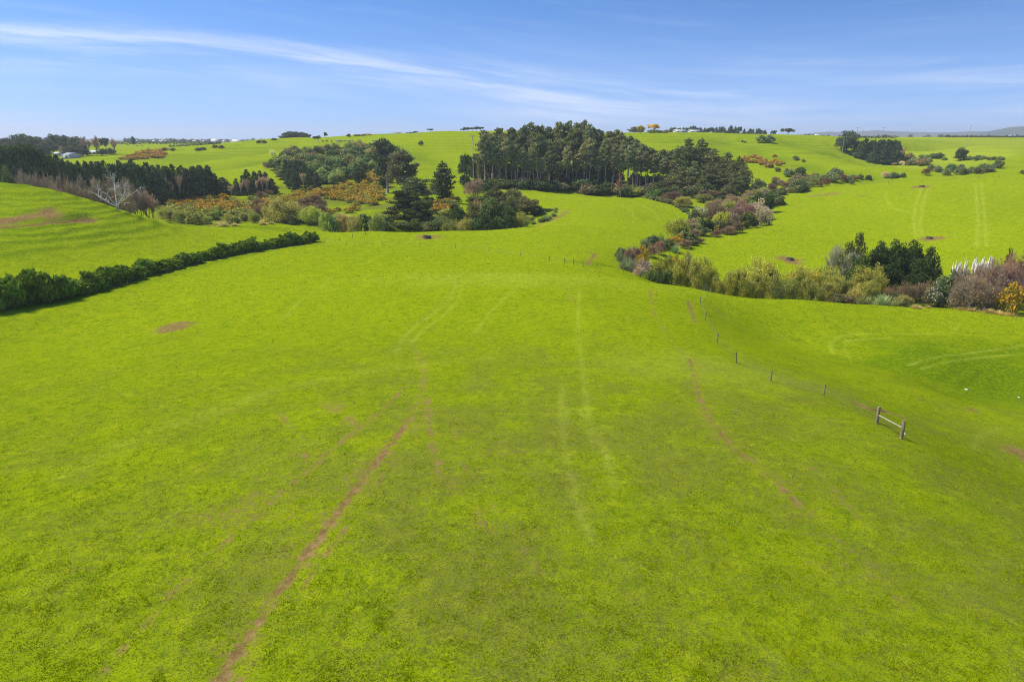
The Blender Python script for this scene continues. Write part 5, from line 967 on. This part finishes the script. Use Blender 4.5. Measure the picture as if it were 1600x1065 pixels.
for px, py in ((498, 222.5), (504, 222), (511, 222.4), (518, 222.6), (526, 222.2), (530, 222.8), (534, 222.3), (539, 222.6), (546, 222), (551, 222.4), (560, 221.8), (563, 222), (583, 222), (588, 222.3), (200, 228), (214, 230), (222, 229)):
    x, y, z = hit(px, py); o = link('cow', cm, None, (x, y, z)); o.rotation_euler = (0, 0, rg_.uniform(0, 6.3)); o.scale = (1.25,) * 3
    tag(o, 'black cow grazing on the long hill at the left skyline, {o} from the left', 'cow', 'cattle on the far left hill'); PENDING.setdefault(o['label'], []).append((px, o))
# ------------------------------------------------------------------ distant hills
def hill(tab, Y0, Y1, seed, nm):
    xs = np.linspace(tab[0][0], tab[-1][0], 160); vs = np.linspace(0, 1, 30); V = []
    for v in vs:
        for px in xs:
            Y = Y0 + (Y1 - Y0) * v; top = -15 + (interp(tab, px)) ; X = (px - 800) / FPX * (Y0 * .5 + Y1 * .5); V.append((X, Y, -18 + (top + 18) * math.sin(PI * v) ** .8))
    V = np.array(V); nz = vnoise(V[:, 0], V[:, 1], 260, seed) * 5 + vnoise(V[:, 0], V[:, 1], 90, seed + 1) * 3 + vnoise(V[:, 0], V[:, 1], 30, seed + 2) * 1.6
    V[:, 2] += nz * np.clip((V[:, 2] + 18) / 20, 0, 1)
    i_ = np.arange(30 * 160).reshape(30, 160); F_ = np.stack([i_[:-1, :-1], i_[:-1, 1:], i_[1:, 1:], i_[1:, :-1]], -1).reshape(-1, 4)
    m = simple(nm, (.030, .050, .030), (.065, .090, .040), .004); tag(link(nm, mesh_np(nm, V, F_, m, smooth=True)), kind='structure')
def hz(py, Y): return -(math.atan(0) + ray(800, py)[1] * 0) + ray(800, py)[1] * Y + 15
hill([(px, hz(py, 5200)) for px, py in ((1470, 214), (1500, 209), (1530, 202), (1555, 198), (1590, 196.5), (1615, 199), (1660, 202), (1760, 209), (1800, 216))], 4800, 5600, 41, 'hills')
hill([(px, hz(py, 7400)) for px, py in ((1190, 216), (1235, 210), (1270, 206), (1300, 207), (1345, 204), (1400, 206.5), (1450, 207), (1500, 205), (1560, 206), (1640, 205), (1800, 207), (1900, 216))], 7000, 7800, 51, 'far_hills')
hill([(px, hz(py, 7400)) for px, py in ((-200, 219), (0, 217.5), (150, 218.3), (300, 217.6), (430, 218.2), (520, 219))], 7000, 7800, 61, 'left_far_hills')
# ------------------------------------------------------------------ grass tufts on the near field
def tufts(n_, Y0, Y1, seed, hscale):
    rg_ = np.random.RandomState(seed); Y = np.exp(rg_.uniform(math.log(Y0), math.log(Y1), n_)); U_ = rg_.uniform(-1, 1, n_)
    X = U_ * (Y + 6) * .97
    d = lookup(soil, X, Y); nz = vnoise(X, Y, 2.3, 71) * .12 + vnoise(X, Y, .8, 72) * .45 + vnoise(X, Y, .35, 74) * .35; k = (rg_.uniform(0, 1, n_) > d * 1.25) & (rg_.uniform(-1.1, .7, n_) < nz + .1)
    X, Y, nz = X[k], Y[k], nz[k]
    if Y0 > 50: kk = rg_.uniform(0, 1, len(X)) < sstep(Y, 80, 150); X, Y, nz = X[kk], Y[kk], nz[kk]
    n_ = len(X); Z = ground(X, Y); hh = hscale * (0.75 + .65 * np.clip(nz, -.6, 1)) * rg_.uniform(.6, 1.3, n_); T = np.clip(.66 + nz * .35 + rg_.normal(0, .42, n_), 0, 1.7)
    V = []; TT = []
    for j in range(4):
        a_ = rg_.uniform(0, 2 * PI, n_); ti = rg_.uniform(.25, 1.1, n_); dx, dy = np.cos(a_), np.sin(a_); w_ = hh * .16
        bx_, by_ = X + rg_.normal(0, .035, n_), Y + rg_.normal(0, .035, n_)
        V += [np.stack([bx_ - dy * w_, by_ + dx * w_, Z - .01], 1), np.stack([bx_ + dy * w_, by_ - dx * w_, Z - .01], 1), np.stack([bx_ + dx * hh * ti, by_ + dy * hh * ti, Z + hh * np.cos(ti * .9)], 1)]
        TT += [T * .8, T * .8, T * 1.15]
    V = np.stack(V, 1).reshape(-1, 3); TT = np.stack(TT, 1).reshape(-1)
    return V, TT
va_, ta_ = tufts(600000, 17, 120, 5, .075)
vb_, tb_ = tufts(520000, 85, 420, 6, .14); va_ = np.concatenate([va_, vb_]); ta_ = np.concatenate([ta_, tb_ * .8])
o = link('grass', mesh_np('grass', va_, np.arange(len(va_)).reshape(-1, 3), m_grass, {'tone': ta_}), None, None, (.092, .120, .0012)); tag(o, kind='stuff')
# ------------------------------------------------------------------ small pale stones in the right bowl
for i, (px, py, s_) in enumerate(((1510, 609, .22), (1592, 621, .16), (1413, 678, .12))):
    rg2 = np.random.RandomState(i); V, F_ = lathe([(.01, -.3), (.8, -.1), (1.0, .25), (.7, .6), (.01, .75)], 9); V = np.array(V) * s_ * rg2.uniform(.85, 1.15, (len(V), 1))
    x, y, z = hit(px, py); tag(link('stone', mesh_np('stone', V, F_, m_white_st), None, (x, y, z)), ('larger pale stone lying on the shade-darkened turf of the right bowl', 'smaller pale stone near the right picture edge in the bowl', 'tiny pale stone beside the right braced post')[i], 'stone')
# ------------------------------------------------------------------ ordinal labels
for lb, lst in PENDING.items():
    lst.sort(key=lambda e: e[0])
    for i, (px, o) in enumerate(lst): o['label'] = lb.replace('{o}', ordw(i))
# ------------------------------------------------------------------ haze
me = mesh_np('haze', *boxm(-10900, 10900, -60, 9200, -70, 135), None)
hm = bpy.data.materials.new('haze'); hm.use_nodes = True; t = hm.node_tree; t.nodes.clear()
pv = N(t, 'ShaderNodeVolumePrincipled'); pv.inputs['Density'].default_value = HAZE; pv.inputs['Color'].default_value = (.95, .96, 1.0, 1); pv.inputs['Anisotropy'].default_value = .2
mo = N(t, 'ShaderNodeOutputMaterial'); L(t, pv.outputs[0], mo.inputs['Volume']); me.materials.append(hm)
tag(link('haze', me), kind='stuff')
